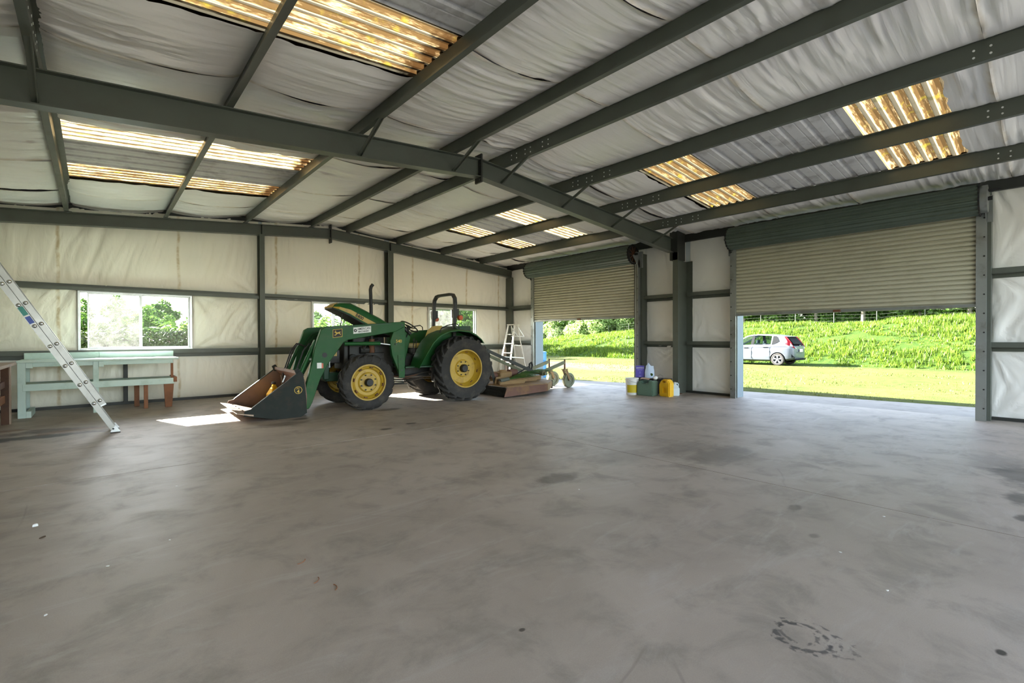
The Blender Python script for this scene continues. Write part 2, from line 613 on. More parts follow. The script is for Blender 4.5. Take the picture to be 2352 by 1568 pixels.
def ibeam_x(xs, top, depth, yc, fw, name, mat, parent, tf=0.012, tw=0.010):
    rings = []
    for x in xs:
        zt, zb = top(x), top(x) - depth(x)
        a, b = fw / 2, tw / 2
        pr = [(-a, zb), (a, zb), (a, zb + tf), (b, zb + tf), (b, zt - tf), (a, zt - tf), (a, zt), (-a, zt), (-a, zt - tf), (-b, zt - tf), (-b, zb + tf), (-a, zb + tf)]
        rings.append([(x, yc + q[0], q[1]) for q in pr])
    return MB().loft(rings).build(name, mat, parent)


# ------------------------------------------------------------------ ceiling: outer skin, then blankets, sheets, steel
PURL = [(-0.36, -1), (1.17, -1), (2.67, -1), (4.15, -1), (5.05, 1), (6.52, 1), (8.01, 1), (9.51, 1)]
OPEN_X = [(-0.36, 2.67), (6.52, 9.51)]
OPEN_Y = [(0.83, 4.74), (7.82, 10.64)]
LIT = [(0.83, 1.75), (3.78, 4.74), (7.82, 8.6), (9.77, 10.64)]


def slope_quad(mb, xa, xb, ya, yb, off, t=0.02):
    mb.loft([[(x, ya, roof(x) + off), (x, yb, roof(x) + off), (x, yb, roof(x) + off + t), (x, ya, roof(x) + off + t)] for x in (xa, xb)])


ce = MB()
for side, (ox0, ox1) in enumerate(OPEN_X):
    ex = (XLO - 0.25, RIDGE) if side == 0 else (RIDGE, XRO + 0.25)
    ys = [YB] + [y for o in OPEN_Y for y in o] + [YGO + 0.12]
    for i in range(len(ys) - 1):
        if i % 2 == 0:
            slope_quad(ce, ex[0], ex[1], ys[i], ys[i + 1], 0.045)
        else:
            slope_quad(ce, ex[0], ox0, ys[i], ys[i + 1], 0.045)
            slope_quad(ce, ox1, ex[1], ys[i], ys[i + 1], 0.045)
ceil = ce.build('ceiling', MAT['sheet_in'])
tag(ceil, 'gabled metal roof lined with sagging white vinyl insulation', None, None, 'structure')


def rib_profile(y0, y1, pitch, h, top_w, base_w, minor=0.0):
    pts, y = [], y0
    while y < y1 - 1e-6:
        for f, z in ((0.0, 0.0), (0.5 - base_w / 2, 0.0), (0.5 - top_w / 2, h), (0.5 + top_w / 2, h), (0.5 + base_w / 2, 0.0)):
            yy = y + f * pitch
            if yy <= y1:
                pts.append((yy, z))
        if minor:
            for f in (0.86, 0.90, 0.94):
                yy = y + f * pitch
                if yy <= y1:
                    pts.append((yy, minor if f == 0.90 else 0.0))
        y += pitch
    pts.append((y1, 0.0))
    return pts


for side, (ox0, ox1) in enumerate(OPEN_X):
    for oy0, oy1 in OPEN_Y:
        segs = [(a, b, True) for a, b in LIT if a >= oy0 - .01 and b <= oy1 + .01]
        segs.insert(1, (segs[0][1], segs[1][0], False))
        for a, b, lit in segs:
            if lit:
                e0, e1 = (0.16 if a <= oy0 + .01 else 0.02), (0.16 if b >= oy1 - .01 else 0.02)
                pr = rib_profile(a - e0, b + e1, 0.155, 0.032, 0.3, 0.62)
            else:
                pr = rib_profile(a, b, 0.305, 0.030, 0.12, 0.3, 0.006)
            rings = [[(x, y, roof(x) + 0.004 + z) for y, z in pr] for x in (ox0 - 0.05, ox1 + 0.05)]
            o = MB().loft(rings, cap=False, closed_ring=False).build('skylight_panel' if lit else 'roof_sheet', MAT['skylight'] if lit else MAT['sheet_in'], ceil)
            if lit:
                o['label'] = 'grimy amber corrugated fibreglass panel'

# insulation blankets
SEAM_Y = [YB, .47, 2.41, 3.82, 5.65, 7.5, 9.6, 11.4, YG - 0.02]
BAYX = [XL, -0.36, 1.17, 2.67, 4.15, 5.05, 6.52, 8.01, 9.51, XR]


def blanket(x0, x1, y0, y1, seed, rag0=False, rag1=False):
    W, D = x1 - x0, y1 - y0
    nu, nv = 22, max(4, int(D / 0.028))
    u, v = np.meshgrid(np.linspace(0, 1, nu + 1), np.linspace(0, 1, nv + 1), indexing='ij')
    X, Y = x0 + u * W, y0 + v * D
    Z = 4.385 - np.abs(X - RIDGE) / 12.0
    sag = np.sin(np.pi * u) ** 0.7
    if rag0:
        sag = sag * (0.12 + 0.88 * np.clip(v * D / 0.45, 0, 1) ** 0.8)
    if rag1:
        sag = sag * (0.12 + 0.88 * np.clip((1 - v) * D / 0.45, 0, 1) ** 0.8)
    env = np.minimum(1, 5 * np.minimum(u, 1 - u) + 0.12)
    sk = (vnoise(u * 1.3 + seed, Y * 0.6, seed) - 0.5) * 0.5
    a = vnoise((Y + sk * (u - 0.5)) * 7.0, X * 0.7, seed + 1)
    b = vnoise((Y + sk * (u - 0.5)) * 17.0, X * 1.1, seed + 2)
    c = vnoise((Y + sk * 1.6 * (u - 0.5)) * 34.0, X * 1.6, seed + 3)
    m = np.clip(vnoise(Y * 1.1, X * 0.9, seed + 4) * 1.9 - 0.35, 0.12, 1)
    d = 0.012 + 0.078 * sag + env * m * (0.045 * (a - 0.5) + 0.040 * (np.abs(b - 0.5) * 2 - 0.5) + 0.020 * (np.abs(c - 0.5) * 2 - 0.5))
    d += 0.012 * vnoise(X * 0.8, Y * 0.8, seed + 9)
    edge = np.minimum(v, 1 - v) * D
    d += 0.018 * np.exp(-edge / 0.05) * sag
    if rag0:
        Y = Y - np.where(v < 0.001, 1, 0) * 0.05 * vnoise(X * 9, X * 0, seed)
    if rag1:
        Y = Y + np.where(v > 0.999, 1, 0) * 0.05 * vnoise(X * 9, X * 0, seed)
    d = np.where((u < 1e-6) | (u > 1 - 1e-6), 0.004, d)
    P = np.stack([X, Y, Z - d], -1)
    return grid_mesh('insulation_blanket', MAT['vinyl_roof'], ceil, P, nu, nv)


sd = 1
for i in range(len(BAYX) - 1):
    xa, xb = BAYX[i], BAYX[i + 1]
    opened = any(xa >= a - .01 and xb <= b + .01 for a, b in OPEN_X)
    cuts = SEAM_Y
    for j in range(len(cuts) - 1):
        parts = [(cuts[j], cuts[j + 1], False, False)]
        if opened:
            for a, b in OPEN_Y:
                nxt = []
                for s0, s1, r0, r1 in parts:
                    if s1 <= a or s0 >= b:
                        nxt.append((s0, s1, r0, r1))
                        continue
                    if s0 < a - 0.04:
                        nxt.append((s0, a, r0, True))
                    if s1 > b + 0.04:
                        nxt.append((b, s1, True, r1))
                parts = nxt
        for s0, s1, r0, r1 in parts:
            sd += 1
            blanket(xa, xb, s0, s1, sd * 1.37, r0, r1)

# purlins; white discs stand for light showing through the lap bolt holes
for x, d in PURL:
    pu = z_along_y(x, YB, YG - 0.14, raft(x) + 0.001, PUR, d, 'purlin', MAT['steel'], ceil)
    if x > 5 or True:
        hb = MB()
        for yc in (6.07, -0.02):
            for dy in (-0.30, -0.42, -0.62, -0.74, -1.0, -1.12, 0.45, 0.57):
                for dz in (0.055, 0.125):
                    s = -1 if d > 0 else 1
                    hb.cyl((x - d * 0.004, yc + dy, raft(x) + dz), (x - d * 0.0005, yc + dy, raft(x) + dz), 0.011, n=8)
        tag(hb.build('hole_light_discs', MAT['alu_white'], pu), None, None, None, 'stuff')
    # gable end clip
    MB().box(x - 0.05, x + 0.05, YG - 0.30, YG - 0.14, raft(x) - 0.004, raft(x) + 0.002).build('end_clip', MAT['steel_dark'], pu)
# eave strut of the right and left wall
for xe, d in ((10.80, 1), (-1.67, -1)):
    z = roof(xe) - 0.215
    MB().prism([(xe, z), (xe + d * .075, z), (xe + d * .075, z + .008), (xe + d * .008, z + .008), (xe + d * .008, z + .19), (xe + d * .075, z + .19), (xe + d * .075, z + .2), (xe, z + .2)],
               'y', YB, YG - 0.02).build('eave_strut', MAT['steel_dark'], ceil)
# rake angles along the gable
for xa, xb in ((XL, RIDGE), (RIDGE, XR)):
    MB().loft([[(x, YG - .10, roof(x) - .02), (x, YG - .015, roof(x) - .02), (x, YG - .015, roof(x) - .115), (x, YG - .03, roof(x) - .115), (x, YG - .03, roof(x) - .03), (x, YG - .10, roof(x) - .03)]
               for x in (xa, xb)]).build('rake_angle', MAT['steel_dark'], ceil)
# frames
def mid_depth(x):
    return 0.285 + 0.0085 * abs(x - RIDGE)


YM = 6.075
for xa, xb in ((RIDGE, 10.36), (RIDGE, -1.25)):
    r = ibeam_x((xa, xb), raft, mid_depth, YM, 0.15, 'rafter', MAT['steel'], ceil)
    for x, d in PURL:
        if min(xa, xb) < x < max(xa, xb) and x != 1.17:
            zt, zb = raft(x), raft(x) - mid_depth(x)
            y_top = YM - 0.70
            MB().bar((x + d * .01, y_top, zt + 0.03), (x + d * .01, YM - 0.02, zb + 0.035), 0.045, 0.010, up=(1, 0, 0)).bar((x + d * .032, y_top, zt + 0.03), (x + d * .032, YM - 0.02, zb + 0.035), 0.006, 0.045, up=(1, 0, 0)).build('flange_brace', MAT['steel'], r)
MB().box(RIDGE - .014, RIDGE + .014, YM - 0.085, YM + 0.085, raft(RIDGE) - .37, raft(RIDGE) + 0.075).build('ridge_plate', MAT['steel_dark'], ceil)
rb = MB()
for dz in (-.33, -.24, -.1, .02):
    for dy in (-.05, .05):
        rb.cyl((RIDGE - .03, YM + dy, raft(RIDGE) + dz), (RIDGE + .03, YM + dy, raft(RIDGE) + dz), 0.012, n=6)
tag(rb.build('bolts', MAT['steel_dark'], ceil), None, None, None, 'stuff')

# ------------------------------------------------------------------ insulation panels on walls
def wall_panel(parent, mat, axis, plane, a0, a1, z0, ztop, seed, bulge=0.035):
    """axis 'x': panel spans x at y=plane facing -y;  axis 'y': spans y at x=plane facing -x. ztop: number or function"""
    W = a1 - a0
    f = ztop if callable(ztop) else (lambda q: ztop)
    H = f((a0 + a1) / 2) - z0
    nu, nv = max(6, int(W / 0.03)), max(6, int(H / 0.04))
    u, v = np.meshgrid(np.linspace(0, 1, nu + 1), np.linspace(0, 1, nv + 1), indexing='ij')
    A = a0 + u * W
    T = np.vectorize(f)(A[:, 0])[:, None]
    Z = z0 + v * (T - z0)
    pil = (4 * u * (1 - u)) ** 0.35 * (4 * v * (1 - v)) ** 0.35
    env = np.minimum(1, 6 * np.minimum(v, 1 - v) + 0.1)
    sk = (vnoise(A * 0.5, Z * 0.4, seed) - 0.5) * 1.1
    g1 = vnoise((A + sk * (Z - z0)) * 6.0, Z * 0.8, seed + 1)
    g2 = vnoise((A + sk * (Z - z0)) * 15.0, Z * 1.3, seed + 2)
    m = np.clip(vnoise(A * 0.9, Z * 0.9, seed + 5) * 2 - 0.6, 0.08, 1)
    d = bulge * pil + env * m * (0.034 * (g1 - 0.5) + 0.026 * (0.5 - np.abs(g2 - 0.5) * 2))
    # creases fanning out of the corners
    for cu, cv in ((0, 0), (1, 0), (0, 1), (1, 1)):
        du, dv = np.abs(u - cu) * W, np.abs(v - cv) * (T - z0)
        r = np.hypot(du, dv) + 1e-4
        th = np.arctan2(dv, du)
        d = d + 0.022 * (vnoise(th * 9.0, th * 0 + seed, seed + cu * 3 + cv) - 0.5) * np.exp(-((r - 0.3) / 0.35) ** 2) * 1.4
    if axis == 'x':
        P = np.stack([A, plane - d, Z], -1)
    else:
        P = np.stack([plane - d, A, Z], -1)
    return grid_mesh('insulation_panel', mat, parent, P, nu, nv)


# ------------------------------------------------------------------ back (gable) wall
WIN = [(-0.25, 1.62), (4.18, 5.36), (7.62, 9.45)]
WZ0, WZ1 = 1.115, 2.29
wb = MB()
wb.box(XLO, XRO, YG + .02, YGO, -0.1, WZ0)
xs = [XLO] + [v for w in WIN for v in w] + [XRO]
for i in range(0, len(xs), 2):
    wb.box(xs[i], xs[i + 1], YG + .02, YGO, WZ0, WZ1)
wb.prism([(XLO, WZ1), (XRO, WZ1), (XRO, roof(XRO) + .04), (RIDGE, roof(RIDGE) + .04), (XLO, roof(XLO) + .04)], 'y', YG + .02, YGO)
wback = wb.build('wall_back', MAT['wall_out'])
tag(wback, 'gable end wall of steel girts and cream vinyl insulation with three windows', None, None, 'structure')
COLS = [(-1.60, -1.48), (2.935, 3.04), (6.21, 6.37), (10.76, 10.88)]
edges = [XL, 2.935, 3.04, 6.21, 6.37, XR]
k = 11
for b in range(3):
    a0, a1 = edges[2 * b], edges[2 * b + 1]
    if b == 0:
        a1 += .02
    w0, w1 = WIN[b]
    wall_panel(wback, MAT['vinyl_back'], 'x', YG, a0, a1 + .01, 0.05, 1.0, k)
    wall_panel(wback, MAT['vinyl_back'], 'x', YG, a0, w0, 1.10, 2.36, k + 1)
    wall_panel(wback, MAT['vinyl_back'], 'x', YG, w1, a1 + .01, 1.10, 2.36, k + 2)
    wall_panel(wback, MAT['vinyl_back'], 'x', YG, a0, a1 + .01, 2.36, lambda q: roof(q) - .01, k + 3, 0.05)
    k += 7


def z_girt_x(x0, x1, z, up, h, dn):
    """horizontal Z girt: web level, inner flange up or down"""
    yi, yo, t = YG - 0.185, YG - 0.02, 0.006
    s = 1 if up else -1
    poly = [(yi, z), (yo, z), (yo, z - s * dn), (yo - t, z - s * dn), (yo - t, z - s * t), (yi + t, z - s * t), (yi + t, z + s * h), (yi + .02, z + s * h), (yi + .02, z + s * (h + t)), (yi, z + s * (h + t))]
    return MB().prism(poly, 'x', x0, x1).build('girt', MAT['steel'], wback)


for b, (x0, x1) in enumerate(((XL, 2.935), (3.04, 6.21), (6.37, 10.76))):
    z_girt_x(x0, x1, 1.035, True, 0.08, 0.085)
    z_girt_x(x0, x1, 2.345, b == 1, 0.06, 0.065)
for i, (x0, x1) in enumerate(COLS):
    top = raft((x0 + x1) / 2) - 0.24
    if i == 3:
        top -= .03
    yi, yo, t = YG - 0.26, YG - 0.02, 0.007
    MB().prism([(x1, yi), (x0, yi), (x0, yi + .02), (x0 + t, yi + .02), (x0 + t, yi + t), (x1 - t, yi + t), (x1 - t, yo - t), (x0, yo - t), (x0, yo), (x1, yo)], 'z', 0.0, top).build('column', MAT['steel'], wback)
for xa, xb in ((RIDGE, 11.0 - .1), (RIDGE, XL)):
    ibeam_x((xa, xb), raft, lambda x: 0.245, YG - 0.19, 0.15, 'gable_rafter', MAT['steel'], wback)
MB().box(RIDGE - .012, RIDGE + .012, YG - .275, YG - .10, raft(RIDGE) - .36, raft(RIDGE) + .11).build('ridge_plate', MAT['steel_dark'], wback)
for x0, x1 in COLS[1:3]:
    xc = (x0 + x1) / 2
    MB().box(xc - .004, xc + .004, YG - .26, YG - .12, raft(xc) - .235, raft(xc) - .01).build('stiffener', MAT['steel_dark'], wback)
bb = MB().box(XL, XR, YG - .06, YG + .01, 0, 0.055).build('baseboard_back', MAT['steel_dark'])
tag(bb, 'dark steel base angle along the foot of the gable wall', None, None, 'structure')

# windows
def window(n, x0, x1, mull, dusty):
    w = struct('window_%d' % n, 'sliding aluminium window in the gable wall, %s' % ('left sash clouded with dust' if n == 1 else 'half hidden by the tractor hood' if n == 2 else 'behind the roll bar'))
    y0, y1 = YG - 0.06, YGO + 0.01
    fr = MB()
    fr.box(x0, x0 + .04, y0, y1, WZ0, WZ1).box(x1 - .04, x1, y0, y1, WZ0, WZ1).box(x0 + .04, x1 - .04, y0, y1, WZ0, WZ0 + .035).box(x0 + .04, x1 - .04, y0, y1, WZ1 - .035, WZ1)
    fr.build('window_frame', MAT['alu_white'] if n > 1 else MAT['alu'], w, bevel=.003)
    a, b = x0 + .04, x1 - .04
    spans = [(a + (.10 if n == 1 else 0), mull + .03, YG - .02, dusty), (mull - .02, b, YG + .03, False)]
    for s0, s1, y, du in spans:
        t = .030
        sa = MB().box(s0, s0 + t, y - .012, y + .012, WZ0 + .035, WZ1 - .035).box(s1 - t, s1, y - .012, y + .012, WZ0 + .035, WZ1 - .035)
        sa.box(s0 + t, s1 - t, y - .012, y + .012, WZ0 + .035, WZ0 + .065).box(s0 + t, s1 - t, y - .012, y + .012, WZ1 - .065, WZ1 - .035)
        so = sa.build('sash', MAT['alu'], w, bevel=.002)
        MB().box(s0 + t, s1 - t, y - .003, y + .003, WZ0 + .065, WZ1 - .065).build('pane', MAT['glass_dusty'] if du else MAT['glass'], so)
    if n == 1:
        MB().box(a + .04, a + .055, YG - .05, YG - .03, 1.62, 1.70).build('latch', MAT['black'], w)
    return w


window(1, *WIN[0], 0.72, True)
window(2, *WIN[1], 4.75, False)
window(3, *WIN[2], 8.52, True)

# ------------------------------------------------------------------ right wall with two roll-up doors
D1, D2 = (7.19, 11.03), (0.82, 4.66)
DH = 3.36
wr = MB()
ys = [YB, D2[0], D2[1], D1[0], D1[1], YGO]
for i in range(0, 6, 2):
    wr.box(XR + .02, XRO, ys[i], ys[i + 1], -0.1, DH)
wr.box(XR + .02, XRO, YB, YGO, DH, roof(XRO) + .04)
wright = wr.build('wall_right', MAT['wall_out'])
tag(wright, 'side wall with two roll-up doors, steel girts and white vinyl insulation', None, None, 'structure')
RB = [(11.14, 12.56), (5.98, 7.08), (4.77, 5.86), (YB, 0.70)]
for k, (a0, a1) in enumerate(RB):
    for z0, z1 in ((0.05, 1.17), (1.17, 2.34), (2.34, roof(XR) - .01)):
        wall_panel(wright, MAT['vinyl_right'], 'y', XR, a0, a1, z0, z1, 60 + k * 5 + z0, 0.03)
wall_panel(wright, MAT['vinyl_right'], 'y', XR, D1[0] - .1, D1[1] + .1, DH, roof(XR) - .01, 91, .02)
wall_panel(wright, MAT['vinyl_right'], 'y', XR, D2[0] - .1, D2[1] + .1, DH, roof(XR) - .01, 92, .02)
for a0, a1 in ((11.14, 12.5), (5.98, 7.06), (4.80, 5.86), (-1.5, 0.69)):
    for z, up in ((1.165, True), (2.335, True)):
        xi, xo, t = XR - 0.17, XR - 0.02, 0.006
        MB().prism([(xi, z), (xo, z), (xo, z - .07), (xo - t, z - .07), (xo - t, z - t), (xi + t, z - t), (xi + t, z + .075), (xi + .02, z + .075), (xi + .02, z + .08), (xi, z + .08)], 'y', a0, a1).build('girt', MAT['steel'], wright)
for a0, a1 in ((11.14, 12.5), (4.78, 7.07), (YB, .69)):
    MB().box(XR - .06, XR + .01, a0, a1, 0, .05).build('base_angle', MAT['steel_dark'], wright)
# main column of the middle frame: narrow neck above, wide I-section below
co = MB()
co.box(10.345, 10.357, 5.885, 6.02, 0, raft(10.36) - mid_depth(10.36))            # inner flange
co.box(10.357, 10.84, 5.945, 5.955, 0, 3.17)                                       # web
co.box(10.84, 10.852, 5.79, 6.06, 0, 3.17)                                         # outer flange
colm = co.build('column', MAT['steel'], wright)
MB().box(10.345, 10.70, 5.90, 6.10, 3.17, roof(10.6) - .03).build('knee_plate', MAT['steel_dark'], colm)
MB().box(10.30, 10.46, 5.84, 6.08, 0, .012).build('base_plate', MAT['rust'], colm)
c2 = MB().box(10.72, 10.85, 12.32, 12.58, 0, 3.4)
c2.build('column', MAT['steel'], wright, bevel=.004)


def slat_mesh():
    p = [(.024, 0), (.024, .014), (-.006, .020), (-.014, .030), (-.014, .058), (-.008, .069), (.024, .0755), (.024, .0765), (.028, .0765), (.028, 0)]
    return p


def roll_door(n, y0, y1, zbot, label):
    d = struct('door_%d' % n, label)
    L = y1 - y0
    xc = 10.575
    # guides with bolts, jamb posts, flashing reveals
    for side in (0, 1):
        s = 1 if side else -1
        yj = y1 if side else y0
        g = MB().prism([(10.53, yj - s * .035), (10.53, yj + s * .085), (10.54, yj + s * .085), (10.54, yj - s * .027), (10.56, yj - s * .027), (10.56, yj - s * .035)], 'z', 0, 3.34)
        g.box(10.62, 10.63, min(yj - s * .035, yj + s * .085), max(yj - s * .035, yj + s * .085), 0, 3.34)
        g.box(10.54, 10.62, min(yj + s * .03, yj + s * .085), max(yj + s * .03, yj + s * .085), 0, 3.34)
        go = g.build('guide_rail', MAT['galv'], d)
        bm_ = MB()
        z = .2
        while z < 3.3:
            bm_.cyl((10.522, yj + s * .06, z), (10.534, yj + s * .06, z), .013, n=6)
            z += .3
        tag(bm_.build('bolts', MAT['black'], go), None, None, None, 'stuff')
        MB().box(10.64, XR, min(yj + s * .02, yj + s * .13), max(yj + s * .02, yj + s * .13), 0, 3.5).build('jamb_post', MAT['steel'], d)
        MB().box(10.64, XRO + .03, min(yj - s * .006, yj + s * .012), max(yj - s * .006, yj + s * .012), 0, 3.34).build('jamb_flashing', MAT['flashing'], d)
    # slats
    base = MB().prism(slat_mesh(), 'y', 0, L).build('slat', MAT['door_in'], d)
    base.location = (xc, y0, zbot + .055)
    ns = int((3.40 - zbot - .055) / .0765)
    for i in range(1, ns):
        c = base.copy()
        COL.objects.link(c)
        c.location = (xc, y0, zbot + .055 + i * .0765)
    bbar = MB().box(xc - .022, xc + .02, y0, y1, zbot, zbot + .055).box(xc - .05, xc - .022, y0, y1, zbot, zbot + .008)
    bo = bbar.build('bottom_bar', MAT['galv'], d, bevel=.002)
    MB().box(xc - .055, xc - .02, (y0 + y1) / 2 - .06, (y0 + y1) / 2 + .06, zbot + .005, zbot + .05).build('lock_handle', MAT['rust'], bo, bevel=.006)
    # coil
    cx, cz, r = 10.385, 3.462, .228
    ring = []
    for a in range(114):
        th = 2 * math.pi * a / 114
        rr = r + .011 * (1 if (a % 6) in (1, 2, 3) else -.6)
        ring.append((cx + rr * math.cos(th), cz + rr * math.sin(th)))
    MB().prism(ring, 'y', y0 - .01, y1 + .01).build('door_coil', MAT['door_out'], d, smooth=40)
    MB().cyl((cx, y0 - .16, cz), (cx, y1 + .14, cz), .03, n=10).build('axle', MAT['black'], d)
    for s, ye in ((-1, y0), (1, y1)):
        # scalloped end ring of the coil and wall bracket
        ring = []
        for a in range(40):
            th = 2 * math.pi * a / 40
            rr = r + (.032 if a % 2 else .012)
            ring.append((cx + rr * math.cos(th), cz + rr * math.sin(th)))
        MB().prism(ring, 'y', ye + s * .012, ye + s * .03).build('end_ring', MAT['black'], d)
        MB().prism([(10.30, 3.42), (10.45, 3.53), (10.66, 3.55), (10.66, 3.14), (10.56, 3.14)], 'y', ye + s * .075, ye + s * .085).build('end_bracket', MAT['galv'] if s < 0 else MAT['black'], d)
        MB().box(10.60, 10.66, min(ye + s * .085, ye + s * .15), max(ye + s * .085, ye + s * .15), 3.14, 3.55).build('bracket_foot', MAT['galv'], d)
    return d


def chain_wheel(d, y, cx=10.385, cz=3.462):
    w = MB().lathe([(.205, -.02), (.222, -.02), (.222, .02), (.205, .02), (.205, -.02)], (cx, y, cz), 'y', 36)
    o = w.build('chain_wheel', MAT['black'], d)
    sp = MB()
    for k in range(10):
        a = 2 * math.pi * k / 10
        sp.bar((cx + .04 * math.cos(a), y, cz + .04 * math.sin(a)), (cx + .21 * math.cos(a), y, cz + .21 * math.sin(a)), .012, .02, up=(0, 1, 0))
    sp.cyl((cx, y - .03, cz), (cx, y + .03, cz), .05, n=14)
    sp.build('spokes', MAT['rust'], o)


door1 = roll_door(1, *D1, 1.845, 'half-raised roll-up door beside the gable corner, with a chain hoist wheel')
chain_wheel(door1, D1[0] - .05)
door2 = roll_door(2, *D2, 1.80, 'roll-up door framing the parked car, half raised')
MB().lathe([(.0, -.06), (.21, -.06), (.21, .06), (.0, .06)], (10.385, D2[0] - .05, 3.462), 'y', 28).build('spring_housing', MAT['galv'], door2, smooth=40)
MB().cyl((10.42, D2[0] - .10, 3.60), (10.42, D2[0] - .24, 3.60), .02, n=10).build('tension_shaft', MAT['black'], door2)

# ------------------------------------------------------------------ left wall and the wall behind the camera (both unseen)
wl = MB().box(XLO, XL - .02, YB, YGO, -.1, roof(XLO) + .04).build('wall_left', MAT['wall_out'])
tag(wl, 'long side wall lined with white vinyl insulation', None, None, 'structure')
for z0, z1 in ((0.05, 1.17), (1.17, 2.34), (2.34, roof(XL) - .01)):
    P = np.array([[(XL, y, z) for z in (z0, z1)] for y in (YG, 6.1, YB)], float)
    grid_mesh('insulation_panel', MAT['vinyl_right'], wl, P, 2, 1)
for z in (1.165, 2.335):
    MB().box(XL + .02, XL + .17, YB, 12.4, z, z + .08).build('girt', MAT['steel'], wl)
FOX = (-1.5, 10.7)  # wide opening behind the camera, added to flood the room with daylight
wf = MB().box(XLO, FOX[0], YB - .08, YB, -.1, 3.45).box(FOX[1], XRO, YB - .08, YB, -.1, 3.45)
wf.prism([(XLO, 3.45), (XRO, 3.45), (XRO, roof(XRO) + .04), (RIDGE, roof(RIDGE) + .04), (XLO, roof(XLO) + .04)], 'y', YB - .08, YB)
wfo = wf.build('wall_front', MAT['wall_out'])
tag(wfo, 'unseen end wall with a wide opening added to let daylight in', None, None, 'structure')

# ------------------------------------------------------------------ outdoors: ground, apron, grass, hedge, trees, fence
def ground_z(X, Y):
    X, Y = np.asarray(X, float), np.asarray(Y, float)
    zc = np.interp(Y, [-60, -10, 3, 16, 26, 39, 60, 100], [2.6, 2.5, 2.45, 2.25, 1.95, 1.05, 0.6, 0.5])
    s = np.clip((X - 27.0) / 13.0, 0, 1)
    hill = zc * np.sin(s * np.pi / 2) ** 0.9
    bump = (vnoise(X * 0.5, Y * 0.5, 3) - 0.5) * 0.35 * np.clip((X - 27) / 3, 0, 1)
    return -0.03 + hill + bump + np.clip(X - 40, 0, 60) * 0.01


def lawn_mat():
    n = NT('lawn_and_dirt')
    p = n.pos()
    s = n.sep(p)
    a = n.noise(p, 0.5, 6.0, 0.65)
    b = n.noise(p, 4.0, 5.0, 0.7)
    c = n.noise(n.scale(p, (1.0, 2.5, 1.0)), 22.0, 3.0, 0.7)
    dry = n.mix(n.ramp(b, 0.3, 0.7), hexc('#4b5024'), hexc('#62643a'))
    wet = n.mix(n.ramp(b, 0.3, 0.7), hexc('#2c4416'), hexc('#455e1d'))
    hill = n.ramp(s[0], 24.5, 27.0)
    base = n.mix(n.math('MULTIPLY', n.ramp(a, 0.35, 0.65), 0.5), dry, wet)
    base = n.mix(hill, base, wet)
    base = n.mix(n.math('MULTIPLY', c, 0.5), base, (0.3, 0.3, 0.3), 'MULTIPLY')
    # worn dirt track past the first door
    t = n.math('ABSOLUTE', n.math('SUBTRACT', n.math('ADD', s[0], n.math('MULTIPLY', n.math('SUBTRACT', a, 0.5), 3.0)), 18.0))
    k = n.math('MULTIPLY', n.ramp(t, 2.6, 1.2), n.math('MULTIPLY', n.ramp(s[1], 7.5, 13.0), n.ramp(b, 0.30, 0.52)))
    base = n.mix(n.math('MULTIPLY', k, 0.9), base, hexc('#5d5346'))
    # thin tan verge at the slab edge
    nor = n.bump(n.math('ADD', b, n.math('MULTIPLY', c, 0.6)), 0.8, 0.08)
    return n.fin(base, 0.9, 0, nor, Specular_IOR_Level=0.1)


MAT['lawn'] = lawn_mat()


def leaf_mat(name, c1, c2, trans=0.45):
    n = NT(name)
    p = n.pos()
    col = n.mix(n.ramp(n.noise(p, 2.2, 4.0, 0.7), 0.3, 0.7), hexc(c1), hexc(c2))
    tr = n.node('ShaderNodeBsdfTranslucent', {'Color': col})
    df = n.node('ShaderNodeBsdfPrincipled', {'Base Color': col, 'Roughness': 0.55, 'Specular IOR Level': 0.25})
    mx = n.node('ShaderNodeMixShader', {0: trans})
    n.t.links.new(df.outputs[0], mx.inputs[1])
    n.t.links.new(tr.outputs[0], mx.inputs[2])
    n.t.links.new(mx.outputs[0], n.o.inputs[0])
    return n.m


MAT['grass'] = leaf_mat('grass_blades', '#3d5518', '#637a24', 0.5)
MAT['grass_short'] = leaf_mat('short_grass_blades', '#4a581f', '#6c703a', 0.4)
MAT['leaf_dark'] = leaf_mat('dark_leaves', '#35521f', '#5f8034', 0.4)
MAT['leaf_mid'] = leaf_mat('mid_green_leaves', '#3a5722', '#657f3a', 0.4)
MAT['leaf_pale'] = leaf_mat('pale_leaves', '#6f8a4c', '#a9bb7a', 0.45)  # lightened leaf colour stands in for overexposed foliage
MAT['leaf_hedge'] = leaf_mat('hedge_leaves', '#182b10', '#3c4822', 0.16)
MAT['bark'] = paint('bark', '#5f584c', 0.85, 0, 0.25, 5.0, '#4d463b', 0.5, 0.4, 20)
MAT['pink'] = paint('pink_petals', '#e6b3c4', 0.6, 0, 0.2, 9.0)

nx, ny = 170, 170
gx = np.concatenate([np.linspace(-70, 8, 40), np.linspace(9, 50, 100), np.linspace(52, 130, 31)])
gy = np.concatenate([np.linspace(-70, -6, 30), np.linspace(-5, 60, 110), np.linspace(62, 160, 31)])
GX, GY = np.meshgrid(gx, gy, indexing='ij')
GZ = ground_z(GX, GY)
inside = (GX > XLO - 1) & (GX < XRO + 1.5) & (GY > YB - 1) & (GY < YGO + 1)
GZ = np.where(inside, -0.06, GZ)
lawn = grid_mesh('ground_lawn', MAT['lawn'], None, np.stack([GX, GY, GZ], -1), len(gx) - 1, len(gy) - 1)
tag(lawn, 'sunlit lawn rising to a grassy bank outside the doors', None, None, 'structure')

